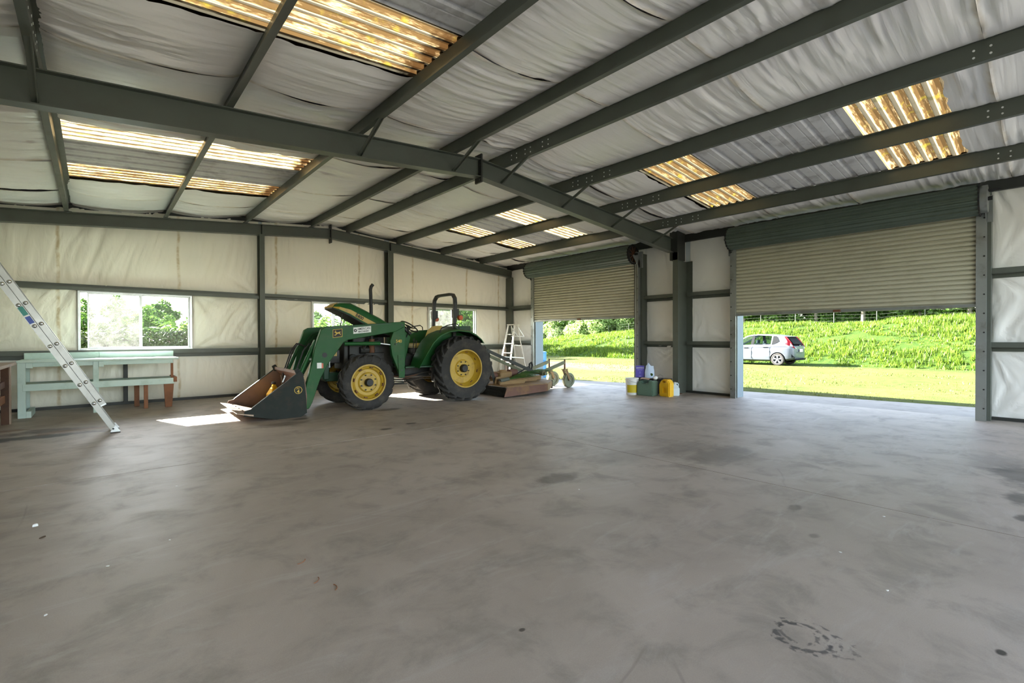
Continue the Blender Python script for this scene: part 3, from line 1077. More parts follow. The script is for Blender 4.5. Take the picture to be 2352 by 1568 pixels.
ap = [(XRO - .02, YB), (XRO - .02, YGO), (11.25, YGO), (11.42, 10.4), (11.95, 8.45), (12.20, 5.2), (12.62, 1.0), (12.9, -3), (12.9, YB)]
apr = MB().prism(ap, 'z', -0.16, -0.012).build('ground_apron', MAT['apron'])
tag(apr, 'concrete apron strip along the outside of the roll-up doors', None, None, 'structure')


yd = MB().box(-6, 20, -30, YB - .06, -.16, -.014).build('added_ground_yard', MAT['apron'])  # unseen pale ground, added to bounce sunlight up to the ceiling
tag(yd, 'unseen pale yard added to bounce light into the shed', None, None, 'structure')


def blades(name, n, xr, yr, hmin, hmax, wmin, wmax, per, mat, label, keep=None, lean=0.45):
    X = RNG.uniform(xr[0], xr[1], n)
    Y = RNG.uniform(yr[0], yr[1], n)
    if keep is not None:
        m = keep(X, Y)
        X, Y = X[m], Y[m]
    n = len(X)
    hs = RNG.uniform(hmin, hmax, n) * (0.5 + vnoise(X * 0.7, Y * 0.7, 8) ** 1.5 * 1.3)
    V, F = [], []
    Z = ground_z(X, Y) - 0.02
    for k in range(per):
        th = RNG.uniform(0, 2 * np.pi, n)
        h = hs * RNG.uniform(0.6, 1.1, n)
        w = RNG.uniform(wmin, wmax, n)
        le = RNG.uniform(0.1, lean, n) * h
        dx, dy = np.cos(th), np.sin(th)
        ox, oy = X + RNG.normal(0, .05, n), Y + RNG.normal(0, .05, n)
        a = np.stack([ox - dy * w, oy + dx * w, Z], -1)
        b = np.stack([ox + dy * w, oy - dx * w, Z], -1)
        c = np.stack([ox + dx * le, oy + dy * le, Z + h], -1)
        V.append(np.stack([a, b, c], 1).reshape(-1, 3))
    V = np.concatenate(V)
    o = mesh_np(name, V, np.arange(len(V)), 3, mat)
    return tag(o, label, 'grass', None, 'stuff')


blades('bank_grass', 30000, (26.6, 40.5), (-3, 52), .12, .32, .015, .04, 5, MAT['grass'], 'long bright grass covering the bank beyond the car',
       keep=lambda x, y: vnoise(x * 0.8, y * 0.8, 21) > 0.22)
blades('lawn_grass', 24000, (11.3, 27.0), (-2, 32), .03, .07, .008, .02, 2, MAT['grass_short'], 'short dry lawn grass between shed and bank',
       keep=lambda x, y: (x > np.interp(y, [-4, 1, 5.2, 8.45, 10.4, 13], [12.95, 12.66, 12.25, 12.0, 11.46, 11.3])) & (vnoise(x * 0.6, y * 0.6, 5) > 0.35))


def leaves(name, blobs, n, size, mat, parent, seed, flat=0.0):
    """leaf quads on the shells of ellipsoid lobes (cx, cy, cz, rx, ry, rz)"""
    g = np.random.default_rng(seed)
    blobs = np.array(blobs, float)
    w = blobs[:, 3] * blobs[:, 5]
    pick = g.choice(len(blobs), n, p=w / w.sum())
    B = blobs[pick]
    d = g.normal(0, 1, (n, 3))
    d /= np.linalg.norm(d, axis=1)[:, None]
    r = g.uniform(0.55, 1.08, n) ** 0.6
    P = B[:, :3] + d * B[:, 3:] * r[:, None]
    P[:, 2] = np.maximum(P[:, 2], 0.05)
    a = g.normal(0, 1, (n, 3))
    a /= np.linalg.norm(a, axis=1)[:, None]
    b = np.cross(a, d + g.normal(0, .35, (n, 3)))
    b /= np.linalg.norm(b, axis=1)[:, None] + 1e-9
    s = size * g.uniform(0.6, 1.3, n)[:, None]
    q = np.stack([P - a * s, P + b * s * 0.5, P + a * s, P - b * s * 0.5], 1).reshape(-1, 3)
    return mesh_np(name, q, np.arange(len(q)), 4, mat, parent)


def branchy(parent, h, r, seed, n=6, mat=None):
    rr = random.Random(seed)
    m = MB()
    pts = [(0, 0, -.2)]
    x = y = 0.0
    for k in range(1, 6):
        x += rr.uniform(-.12, .12)
        y += rr.uniform(-.12, .12)
        pts.append((x, y, h * k / 5))
    m.tube(pts, [r * (1 - .13 * i) for i in range(6)], 7)
    for k in range(n):
        b = pts[rr.randint(2, 4)]
        a = rr.uniform(0, 6.28)
        L = h * rr.uniform(.25, .5)
        e = (b[0] + math.cos(a) * L * .7, b[1] + math.sin(a) * L * .7, b[2] + L * rr.uniform(.3, .8))
        mid = ((b[0] + e[0]) / 2, (b[1] + e[1]) / 2, (b[2] + e[2]) / 2 - .06 * L)
        m.tube([b, mid, e], [r * .5, r * .35, r * .15], 5)
    return m.build('trunk', mat or MAT['bark'], parent, smooth=50)


def tree_proto(name, label, group, h, spread, mat, seed, n=2600, size=.17, trunk=True, low=0.15):
    t = thing(name, label, 'tree' if trunk else 'shrub', group=group)
    rr = random.Random(seed)
    bl = []
    for k in range(11 if trunk else 8):
        a, q = rr.uniform(0, 6.28), rr.uniform(0, spread * .62)
        z = rr.uniform(low * h, h * .86)
        s = spread * rr.uniform(.32, .55) * (1.15 - .5 * z / h)
        bl.append((math.cos(a) * q, math.sin(a) * q, z, s, s, s * .75))
    bl.append((0, 0, h * .82, spread * .4, spread * .4, h * .18))
    leaves('crown', bl, n, size, mat, t, seed)
    branchy(t, h * .8, .05 + h * .012, seed)
    return t


LABS = {
    'pale': ('pale_shrub', 'pale sun-bleached leafy shrub in the thicket behind the grass bank', 'pale thicket behind the bank'),
    'mid': ('leafy_tree', 'mid-green leafy tree in the row behind the grass bank', 'mid-green trees behind the bank'),
    'dark': ('dark_tree', 'tall dark green tree behind the wire fence on the bank', 'dark trees behind the fence'),
}
protos = {
    'pale': [tree_proto(*LABS['pale'], 4.6, 2.3, MAT['leaf_pale'], 31, 4200, .16, True, .02), tree_proto(*LABS['pale'], 5.6, 2.0, MAT['leaf_pale'], 32, 4200, .16, True, .02)],
    'mid': [tree_proto(*LABS['mid'], 6.5, 2.6, MAT['leaf_mid'], 33, 4200, .18, True, .08)],
    'dark': [tree_proto(*LABS['dark'], 7.0, 2.4, MAT['leaf_dark'], 34, 4200, .19, True, .05), tree_proto(*LABS['dark'], 8.0, 2.8, MAT['leaf_dark'], 35, 4600, .2, True, .08)],
}
used = set()
rt = random.Random(5)


def plant(kind, x, y, s=1.0, z=None, lab=None):
    pr = protos[kind][rt.randrange(len(protos[kind]))]
    o = pr if pr.name not in used else copy_tree(pr)
    used.add(pr.name)
    o.location = (x, y, float(ground_z(x, y)) if z is None else z)
    o.rotation_euler = (0, 0, rt.uniform(0, 6.28))
    o.scale = (s, s, s * rt.uniform(.9, 1.1))
    if lab:
        o['label'], o['group'] = lab


for row, (xr, step) in enumerate(((43.0, 2.7), (46.5, 3.1), (51, 3.6))):
    y = -1.0
    while y < 54:
        x = xr + rt.uniform(-.9, .9)
        kind = ('dark' if row else rt.choice(['dark', 'mid', 'dark'])) if y < 23 else ('mid' if row else rt.choice(['pale', 'pale', 'mid']))
        plant(kind, x, y, rt.uniform(.85, 1.15) * (1.2 if row == 2 else 1))
        y += step * rt.uniform(.8, 1.2)
FAR = ('dark leafy tree on the skyline far beyond the hedge outside the gable wall', 'skyline trees beyond the hedge')
NEAR = ('dense leafy tree standing close outside the gable window behind the roll bar', 'trees outside the gable window')
for x, y, kind, s_ in [(3.5, 52, 'dark', .66), (5.0, 57, 'dark', .72), (6.5, 50, 'dark', .46), (8.5, 49, 'dark', .48), (10.5, 54, 'dark', .6), (1.5, 56, 'dark', .62), (-1, 54, 'dark', .66), (-3, 50, 'dark', .66), (13.5, 45, 'dark', .55), (16, 47, 'dark', .58)]:
    plant(kind, x, y, s_, None, FAR)
for x, y, kind, s_ in [(18.5, 40, 'dark', .85), (16.8, 30, 'dark', .70), (19.0, 32, 'dark', .9), (21, 33, 'mid', 1.0), (22.5, 29.5, 'mid', .6), (24, 34, 'dark', 1.1), (26.5, 38, 'mid', 1.1), (18.2, 25.2, 'mid', .40)]:
    plant(kind, x, y, s_, None, NEAR)

x = -5.0
while x < 16:
    plant('dark', x, 45 + rt.uniform(-1, 1), rt.uniform(.40, .48), None, FAR)
    x += rt.uniform(1.2, 1.7)

# dark understorey shrubs behind the fence
us = tree_proto('dark_shrub', 'low dark shrub in the understorey behind the wire fence', 'dark understorey behind the fence', 3.0, 1.7, MAT['leaf_dark'], 41, 3200, .13, True, .0)
y, first = -3.0, True
while y < 27:
    o = us if first else copy_tree(us)
    first = False
    o.location = (44.6 + rt.uniform(-.5, .5), y, float(ground_z(44.6, y)) - .1)
    o.rotation_euler = (0, 0, rt.uniform(0, 6.28))
    y += rt.uniform(1.5, 2.1)

# clipped flowering hedge outside the first window
for k in range(7):
    h = thing('hedge_shrub', 'clipped hedge shrub with small pink flowers outside the gable wall', 'shrub', group='flowering hedge outside the window')
    x = -2.8 + k * 1.15
    h.location = (x, 19.2 + rt.uniform(-.1, .1), -.03)
    rr = random.Random(k)
    bl = [(rr.uniform(-.4, .4), rr.uniform(-.3, .3), rr.uniform(.3, 1.5), .55, .5, .38) for _ in range(9)] + [(0, 0, .5, .65, .5, .5)]
    leaves('foliage', bl + [(q_, 0, z_, .5, .3, .35) for q_ in (-.4, 0, .4) for z_ in (.3, .8, 1.3)], 5200, .06, MAT['leaf_hedge'], h, 60 + k)
    tag(leaves('flowers', [(b[0], b[1], b[2] + .12, .5, .45, .35) for b in bl], 14, .05, MAT['pink'], h, 90 + k), None, None, None, 'stuff')
    MB().tube([(0, 0, -.1), (.03, 0, .5), (0, .03, 1.1)], [.05, .04, .02], 6).build('stem', MAT['bark'], h)


def palm(x, y, hh, seed, label):
    t = thing('palm_plant', label, 'palm', (x, y, -.03), group='young palms outside the gable wall')
    rr = random.Random(seed)
    MB().tube([(0, 0, -.1), (.05, 0, hh * .35), (.02, .05, hh * .6)], [.09, .07, .05], 8).build('trunk', MAT['bark'], t)
    for k in range(16):
        a = rr.uniform(0, 6.28)
        L = hh * rr.uniform(.5, .75)
        el = rr.uniform(.2, 1.3)
        m = MB()
        pts = []
        for i in range(8):
            s = i / 7
            r = L * s * math.cos(el) * (1 + .2 * s)
            pts.append(Vector((.02 + math.cos(a) * r, .05 + math.sin(a) * r, hh * .6 + L * math.sin(el) * s - L * .45 * s * s)))
        side = Vector((-math.sin(a), math.cos(a), 0))
        m.tube(pts, .008, 4)
        for i in range(1, 8):
            for sg in (-1, 1):
                tip = pts[i] + side * sg * .26 * (1 - .5 * abs(i / 7 - .4)) + Vector((math.cos(a) * .12, math.sin(a) * .12, -.08))
                w = (pts[i] - pts[i - 1]) * .32
                m.add([pts[i] - w, pts[i] + w, tip], [(0, 1, 2)])
        m.build('frond', MAT['leaf_mid'], t)
    return t


for i, (x, y, h_) in enumerate([(7.2, 21.0, 2.6), (8.3, 22.5, 3.0), (9.2, 21.5, 2.5), (2.2, 21.6, 2.35)]):
    palm(x, y, h_, 70 + i, 'young palm with arching fronds outside the gable wall')
for i, (x, y) in enumerate([(7.8, 24), (9.6, 25), (11.2, 24.5), (6.4, 26)]):
    plant('dark', x, y, .34, None, ('small dark bushy tree among the young palms outside the gable wall', 'bushy trees among the palms'))

# wire fence along the top of the bank
MAT['fence'] = paint('weathered_post', '#5c5e58', 0.7, 0.1, 0.2, 6.0)
fe = thing('wire_fence', 'wire fence with thin steel posts along the top of the grass bank', 'fence', (41.6, 0, 0))
fy = np.arange(-2, 50, 2.6)
for y in fy:
    z = float(ground_z(41.6, y))
    MB().cyl((0, y, z - .2), (0, y, z + 1.25), .022, n=6).build('post', MAT['fence'], fe)
for k in range(5):
    MB().tube([(0.03, y, float(ground_z(41.6, y)) + .2 + .24 * k) for y in fy], .004, 4).build('wire', MAT['fence'], fe)

# blue drum beside the first door, outside
q = on_x(1236, 850, 11.42)
dr = thing('plastic_drum', 'blue plastic drum standing outside against the jamb of the corner door', 'drum', (q.x, q.y, -.012))
MAT['blue'] = paint('blue_plastic', '#3f86c4', 0.4, 0, 0.12, 4.0, '#86a9c0', 0.35)
MB().lathe([(0, 0), (.27, 0), (.285, .03), (.285, .28), (.295, .30), (.285, .32), (.285, .58), (.295, .60), (.285, .62), (.285, .84), (.27, .88), (.25, .885), (.25, .87), (0, .865)], (0, 0, 0), 'z', 36).build('drum_body', MAT['blue'], dr, smooth=35)
MB().lathe([(.0, .868), (.035, .868), (.035, .89), (0, .89)], (.15, 0, 0), 'z', 14).build('bung', MAT['black'], dr)
MB().lathe([(.284, .84), (.298, .84), (.298, .865), (.284, .865), (.284, .84)], (0, 0, 0), 'z', 36).build('rim_ring', MAT['blue'], dr)

# ------------------------------------------------------------------ tractor with front loader
MAT['green'] = paint('tractor_green', '#1e5327', 0.45, 0.0, 0.12, 5.0, '#4c5a34', 0.3, 0.03, 60, Specular_IOR_Level=0.25)
MAT['green_d'] = paint('tractor_green_dull', '#1d432a', 0.5, 0.0, 0.15, 5.0, '#3a4330', 0.5)
MAT['yellow'] = paint('tractor_yellow', '#b3922c', 0.42, 0.0, 0.12, 6.0, '#7b5a2a', 0.5, dscale=7.0)
MAT['rubber'] = paint('tyre_rubber', '#2b2927', 0.8, 0.0, 0.25, 5.0, '#4d463d', 0.6, 0.3, 50, dscale=4.0)
MAT['engine'] = paint('greasy_engine', '#262624', 0.55, 0.2, 0.35, 9.0, '#4a4238', 0.5, 0.3, 30)
MAT['bucket_out'] = paint('bucket_dark_paint', '#1f241f', 0.6, 0.0, 0.25, 4.0, '#3c3024', 0.55, Specular_IOR_Level=0.25)
MAT['bucket_in'] = paint('bucket_rust', '#6c5446', 0.6, 0.25, 0.25, 5.0, '#4a382f', 0.6, 0.25, 40)
MAT['bucket_edge'] = paint('bucket_worn_edge', '#9a8574', 0.45, 0.5, 0.2, 7.0, '#6b4a36', 0.5)
MAT['seat'] = paint('seat_vinyl', '#cdb765', 0.5, 0, 0.1, 5.0, '#8d7a48', 0.4)
MAT['chrome'] = paint('chrome_rod', '#cfd2d2', 0.18, 0.9, 0.05, 5.0)
MAT['amber'] = paint('amber_lens', '#c2552a', 0.35, 0, 0.15, 8.0)
MAT['white'] = paint('white_sticker', '#e4e4de', 0.5, 0, 0.05, 8.0)
MAT['ink'] = paint('black_print', '#1c1c1a', 0.6, 0, 0.1, 8.0)
MAT['gold'] = paint('gold_print', '#c9a63a', 0.5, 0, 0.1, 8.0)

TO = Vector((5.72, 9.16, 0))
TA = math.radians(180 - 2.27)


def t2w(x, y, z=0.0):
    return Vector((TO.x + math.cos(TA) * x - math.sin(TA) * y, TO.y + math.sin(TA) * x + math.cos(TA) * y, z))


def side_text(name, s, size, mat, parent, x, y, z, tilt=0.0, bold=0.0, sx=1.0):
    m = Matrix.Translation((x, y, z)) @ Matrix.Rotation(tilt, 4, 'Y') @ Matrix(((-1, 0, 0, 0), (0, 0, 1, 0), (0, 1, 0, 0), (0, 0, 0, 1))) @ Matrix.Diagonal((sx, 1, 1, 1))
    return text_mesh(name, s, size, mat, parent, m, bold=bold, depth=0.0008)


def tyre(parent, c, R, W, rr, nl, lh, name):
    w = W / 2
    cx, cy, cz = c
    m = MB()
    prof = [(rr - .01, -w * .72), (rr + .02, -w * .86), (R * .78, -w), (R - .075, -w * .97), (R - lh - .015, -w * .82), (R - lh, -w * .4), (R - lh, w * .4), (R - lh - .015, w * .82), (R - .075, w * .97), (R * .78, w),
            (rr + .02, w * .86), (rr - .01, w * .72)]
    m.lathe(prof, c, 'y', 56)
    for s in (-1, 1):
        for i in range(nl):
            th0 = 2 * math.pi * (i + (.5 if s > 0 else 0)) / nl
            rings = []
            for t, top, bot in ((0, R, R - lh - .02), (.35, R, R - lh - .02), (.72, R - .004, R - lh - .03), (.95, R - .03, R - lh - .05), (1.02, R - .11, R - .15)):
                y = s * (-.015 + t * (w * .99 + .015))
                th = th0 + .34 * t
                dw = .021 / R * (1 + .25 * t)
                ring = []
                for rad, a in ((bot, -dw * 1.35), (bot, dw * 1.35), (top, dw), (top, -dw)):
                    ring.append((cx + rad * math.sin(th + a), cy + y, cz + rad * math.cos(th + a)))
                rings.append(ring)
            m.loft(rings)
    return m.build(name, MAT['rubber'], parent, smooth=35)


def wheel(parent, name, c, R, W, rr, nl, lh, s, dish, hub_r):
    o = tyre(parent, c, R, W, rr, nl, lh, name)
    w = W / 2
    pr = [(rr - .005, -s * w * .75), (rr - .03, -s * w * .5), (rr - .03, s * w * .3), (rr - .005, s * w * .62), (rr + .012, s * w * .70), (rr + .012, s * w * .84), (rr - .012, s * w * .84), (rr - .022, s * w * .5),
          (rr - .06, s * (dish + .03)), (rr - .08, s * dish), (.19, s * dish), (.165, s * (dish + .025)), (.12, s * (dish + .025)), (.0, s * (dish + .025))]
    rim = MB().lathe(pr, c, 'y', 48).build('rim', MAT['yellow'], o, smooth=30)
    MB().lathe([(hub_r, s * (dish + .02)), (hub_r, s * (dish + .09)), (hub_r * .8, s * (dish + .11)), (0, s * (dish + .11))], c, 'y', 24).build('hub', MAT['engine'], o, smooth=40)
    nb = MB()
    for k in range(8):
        a = 2 * math.pi * (k + .5) / 8
        q = (c[0] + .145 * math.cos(a), c[1] + s * (dish + .02), c[2] + .145 * math.sin(a))
        nb.cyl(q, (q[0], q[1] + s * .03, q[2]), .014, n=6)
    tag(nb.build('wheel_nuts', MAT['engine'], o), None, None, None, 'stuff')
    cl = MB()
    for k in range(8):
        a = 2 * math.pi * k / 8 + .2
        r0 = rr - .045
        q = (c[0] + r0 * math.cos(a), c[1] + s * (dish + .01), c[2] + r0 * math.sin(a))
        cl.bar((q[0], q[1], q[2]), (q[0], q[1] + s * .05, q[2]), .06, .02, up=(math.cos(a), 0, math.sin(a)))
    tag(cl.build('rim_clamps', MAT['rust'], o), None, None, None, 'stuff')
    return o


TR = thing('tractor', 'green farm tractor with front loader bucket, yellow wheels and raised hood', 'tractor', TO, TA)
for s in (1, -1):
    wheel(TR, 'rear_wheel', (-.25, s * .72, .69), .70, .42, .395, 20, .04, s, .02, .085)
    wheel(TR, 'front_wheel', (1.86, s * .70, .515), .525, .27, .325, 18, .026, s, .06, .075)

# running gear
MB().box(-.55, .95, -.22, .22, .50, 1.0).box(-.5, .3, -.30, .30, .55, .95).build('transmission', MAT['engine'], TR, bevel=.03)
MB().cyl((-.25, -.62, .69), (-.25, .62, .69), .11, n=14).build('rear_axle', MAT['green_d'], TR, smooth=40)
MB().bar((1.86, -.6, .50), (1.86, .6, .50), .14, .16).cyl((1.86, .42, .42), (1.86, .42, .66), .08, n=12).cyl((1.86, -.42, .42), (1.86, -.42, .66), .08, n=12).build('front_axle', MAT['engine'], TR, bevel=.015)
MB().box(1.2, 2.44, -.17, .17, .52, .68).build('front_frame', MAT['green_d'], TR, bevel=.01)
MB().box(2.40, 2.52, -.28, .28, .56, .86).build('front_weight_bracket', MAT['green_d'], TR, bevel=.02)
MB().box(1.1, 2.0, -.19, .19, .64, 1.22).box(1.25, 1.9, -.12, .12, 1.22, 1.36).box(1.3, 1.7, .19, .25, .85, 1.05).cyl((1.5, .2, 1.1), (1.8, .2, 1.1), .07, n=12).cyl((1.95, .14, .95), (1.95, .27, .95), .08, n=12).build('engine_block', MAT['engine'], TR, bevel=.012)
MB().box(2.05, 2.13, -.27, .27, .74, 1.44).build('radiator', MAT['engine'], TR, bevel=.01)
MB().box(2.18, 2.40, -.2, .2, .86, 1.12).build('battery', MAT['black'], TR, bevel=.012)
MB().box(2.24, 2.30, .201, .206, 1.0, 1.10).build('battery_decal', MAT['yellow'], TR)
gr = MB()
for k in range(5):
    gr.box(2.40, 2.42, .10 + k * .045, .118 + k * .045, .8, 1.26)
    gr.box(2.40, 2.42, -.118 - k * .045, -.10 - k * .045, .8, 1.26)
gr.box(2.40, 2.43, -.31, .31, 1.24, 1.28).box(2.40, 2.43, -.31, .31, .79, .82)
gr.build('grille', MAT['galv'], TR)
MB().cyl((1.45, -.15, 1.35), (1.95, -.15, 1.35), .10, n=16).build('air_cleaner', MAT['black'], TR, smooth=40)
MB().tube([(1.3, .05, 1.33), (1.62, .18, 1.30), (1.75, .24, 1.1)], .04, 8).build('intake_hose', MAT['black'], TR, smooth=60)

# raised hood
T_ = [(1.06, 1.57), (1.4, 1.755), (1.7, 1.90), (1.97, 2.02), (2.18, 2.015), (2.29, 1.965)]
B_ = [(1.16, 1.37), (1.5, 1.50), (1.78, 1.645), (2.03, 1.785), (2.23, 1.875), (2.33, 1.915)]
HW = [.33, .325, .315, .305, .29, .25]
rings = []
for (tx, tz), (bx, bz), w in zip(T_, B_, HW):
    def L_(f):
        return (bx + (tx - bx) * f, bz + (tz - bz) * f)
    ring = []
    for f, yy in ((0, -w), (.55, -w * .99), (.85, -w * .9), (1.0, -w * .6), (1.03, 0), (1.0, w * .6), (.85, w * .9), (.55, w * .99), (0, w)):
        q = L_(f)
        ring.append((q[0], yy, q[1]))
    rings.append(ring)
hood = MB().loft(rings).build('hood', MAT['green'], TR, smooth=35)
MB().loft([[(bx + .004, -w * .93, bz - .012), (bx + .004, w * .93, bz - .012), (bx, w * .93, bz + .01), (bx, -w * .93, bz + .01)] for (bx, bz), w in zip(B_, HW)]).build('hood_liner', MAT['black'], hood)
sv = []
for (tx, tz), (bx, bz), w in list(zip(T_, B_, HW))[1:]:
    q0 = (bx + (tx - bx) * .10, bz + (tz - bz) * .10)
    q1 = (bx + (tx - bx) * .42, bz + (tz - bz) * .42)
    sv.append([(q0[0], w * .985, q0[1]), (q0[0], w + .006, q0[1]), (q1[0], w + .005, q1[1]), (q1[0], w * .985, q1[1])])
MB().loft(sv).build('hood_stripe', MAT['yellow'], hood)
MB().loft([[(2.335, yy, 1.925), (2.345, yy * .99, 1.925), (2.315, yy * .98, 1.965), (2.30, yy * .98, 1.965)] for yy in (-.25, .25)]).build('nose_stripe', MAT['yellow'], hood)
MB().loft([[(2.21, yy, 2.016), (2.30, yy, 1.968), (2.305, yy, 1.974), (2.21, yy, 2.024)] for yy in (-.17, .17)]).build('nose_badge', MAT['yellow'], hood)
side_text('hood_number', '5400', .085, MAT['ink'], hood, 1.84, .3235, 1.752, tilt=math.radians(-29), bold=.002)
MB().cyl((2.14, .22, 1.80), (2.2, .24, 1.46), .009, n=8).build('hood_prop', MAT['black'], TR)
# exhaust stack
MB().tube([(1.57, .25, 1.22), (1.575, .25, 1.7), (1.585, .25, 2.2), (1.59, .25, 2.30), (1.575, .25, 2.36), (1.54, .25, 2.405)], [.034, .034, .033, .033, .033, .033], 12).build('exhaust_pipe', MAT['engine'], TR, smooth=50)
MB().cyl((1.57, .25, 1.05), (1.57, .25, 1.32), .055, n=14).build('exhaust_base', MAT['rust'], TR, smooth=40)

# cowl, dash, steering
MB().prism([(1.02, .80), (1.02, 1.52), (.92, 1.56), (.72, 1.36), (.80, 1.05), (.86, .80)], 'y', -.27, .27).build('cowl', MAT['green'], TR, bevel=.02)
MB().prism([(.90, 1.56), (.70, 1.40), (.66, 1.44), (.78, 1.56)], 'y', -.2, .2).build('dashboard', MAT['black'], TR, bevel=.01)
MB().cyl((.78, 0, 1.42), (.63, 0, 1.575), .025, n=10).build('steering_column', MAT['black'], TR)
ax = Vector((-.55, 0, .83)).normalized()
e1 = Vector((0, 1, 0))
e2 = ax.cross(e1)
cc = Vector((.625, 0, 1.585))
sw = MB().tube([cc + (e1 * math.cos(a) + e2 * math.sin(a)) * .20 for a in (2 * math.pi * k / 28 for k in range(28))], .014, 8, closed=True)
swo = sw.build('steering_wheel', MAT['black'], TR, smooth=60)
sp = MB()
for k in range(3):
    a = 2 * math.pi * k / 3 + .4
    sp.tube([cc - ax * .03, cc + (e1 * math.cos(a) + e2 * math.sin(a)) * .19], .011, 6)
sp.cyl(cc - ax * .05, cc + ax * .01, .04, n=12)
sp.build('spokes', MAT['black'], swo)
for k, (x, y, h) in enumerate(((.70, .28, .30), (.66, .31, .26), (.50, .33, .18), (.45, .35, .22))):
    MB().cyl((x, y, .95), (x - .03, y + .02, .98 + h), .008, n=6).cyl((x - .03, y + .02, .97 + h), (x - .034, y + .022, 1.03 + h), .018, .012, n=8).build('lever', MAT['black'], TR)
# platform, seat
MB().box(.28, 1.02, -.62, .62, .735, .765).build('platform', MAT['green_d'], TR, bevel=.006)
MB().box(.10, .62, -.25, .25, 1.13, 1.23).build('seat_cushion', MAT['seat'], TR, bevel=.035, seg=3)
MB().loft([[(x, -w, z), (x, w, z), (x - .10, w * .96, z + .02), (x - .10, -w * .96, z + .02)] for x, z, w in ((.16, 1.20, .22), (.13, 1.36, .25), (.06, 1.52, .25), (-.02, 1.60, .20))]).build('seat_back', MAT['seat'], TR, bevel=.03, seg=2, smooth=50)
MB().box(.05, .55, -.2, .2, .95, 1.13).build('seat_base', MAT['engine'], TR)
# fenders
ARC = [(.80, .74), (.74, .90), (.66, 1.06), (.54, 1.27), (.38, 1.41), (.18, 1.485), (-.04, 1.51), (-.31, 1.485), (-.50, 1.405), (-.62, 1.32), (-.68, 1.24)]
for s in (1, -1):
    rings = []
    for i, (x, z) in enumerate(ARC):
        a, b = ARC[max(0, i - 1)], ARC[min(len(ARC) - 1, i + 1)]
        t = Vector((b[0] - a[0], b[1] - a[1])).normalized()
        nrm = Vector((t.y, -t.x))
        th = .018
        q = (x + nrm.x * th, z + nrm.y * th)
        wo = .93 if i > 2 else .80 + .045 * i
        rings.append([(x, s * .40, z), (x, s * (wo - .03), z), (x + nrm.x * -.0, s * wo, z - (.03 if i > 1 else 0)), (q[0], s * (wo - .0), q[1] - .03), (q[0], s * (wo - .045), q[1] - .004), (q[0], s * .40, q[1] - .0)])
    fe_ = MB().loft(rings).build('fender', MAT['green'], TR, smooth=40)
    poly = [(x, z) for x, z in ARC] + [(-.5, .95), (.1, .75)]
    MB().prism(poly, 'y', s * .395, s * .41).build('fender_side', MAT['green'], fe_)
    y = s * .80
    MB().tube([(.34, y, 1.44), (.30, y, 1.54), (.16, y, 1.60), (-.06, y, 1.64), (-.12, y, 1.60), (-.13, y, 1.52)], .012, 8).build('grab_rail', MAT['black'], fe_, smooth=60)
# roll bar
hoop = [(-.20, .46, .95), (-.22, .46, 1.55), (-.245, .46, 2.10), (-.25, .44, 2.21), (-.255, .36, 2.29), (-.26, .25, 2.31), (-.26, -.25, 2.31), (-.255, -.36, 2.29), (-.25, -.44, 2.21), (-.245, -.46, 2.10), (-.22, -.46, 1.55), (-.20, -.46, .95)]
rp = MB()
rings = []
for i, p in enumerate(hoop):
    a, b = Vector(hoop[max(0, i - 1)]), Vector(hoop[min(len(hoop) - 1, i + 1)])
    d = (b - a).normalized()
    s = Vector((1, 0, 0))
    t = d.cross(s).normalized()
    P = Vector(p)
    rings.append([P + s * u * .04 + t * v * .03 for u, v in ((-1, -1), (1, -1), (1, 1), (-1, 1))])
rp.loft(rings)
rops = rp.build('roll_bar', MAT['steel_dark'], TR, bevel=.006)
for s in (1, -1):
    MB().box(-.29, -.18, s * .46 - .042, s * .46 + .042, 1.78, 1.96).box(-.34, -.28, s * .46 - .02, s * .46 + .02, 1.80, 1.98).build('hinge_bracket', MAT['steel_dark'], rops, bevel=.005)
    MB().cyl((-.33, s * .52 - .03, 1.78), (-.33, s * .52 + .05, 1.78), .055, n=16).build('warning_light', MAT['amber'], rops, bevel=.006)
    MB().bar((-.25, s * .46, 1.80), (-.33, s * .54, 1.80), .02, .02).build('light_bracket', MAT['black'], rops)
MB().box(-.55, -.20, -.05, .62, 1.50, 1.60).build('tool_box', MAT['green_d'], TR, bevel=.008)
# underbody shafts and lines
for k, (y, z) in enumerate(((.25, .50), (.20, .56), (.28, .60), (-.1, .48), (.1, .45))):
    MB().tube([(1.15, y, z), (.8, y + .03, z - .03), (.4, y, z + .02), (.0, y + .02, z)], .012, 6).build('hydraulic_line', MAT['rust'] if k % 2 else MAT['black'], TR, smooth=60)
MB().bar((.15, .42, .62), (.32, .46, .42), .05, .03).build('clutch_link', MAT['galv'], TR)
# three point links
for s in (1, -1):
    MB().bar((-.35, s * .30, .45), (-1.20, s * .38, .42), .05, .07).build('lower_link', MAT['engine'], TR, bevel=.006)
    MB().cyl((-.45, s * .30, 1.0), (-.95, s * .36, .46), .022, n=8).build('lift_rod', MAT['engine'], TR)
MB().cyl((-.5, 0, .95), (-1.20, 0, 1.0), .03, n=10).build('top_link', MAT['engine'], TR)
MB().cyl((-.55, 0, .62), (-1.6, 0, .42), .04, n=12).build('drive_shaft', MAT['black'], TR)

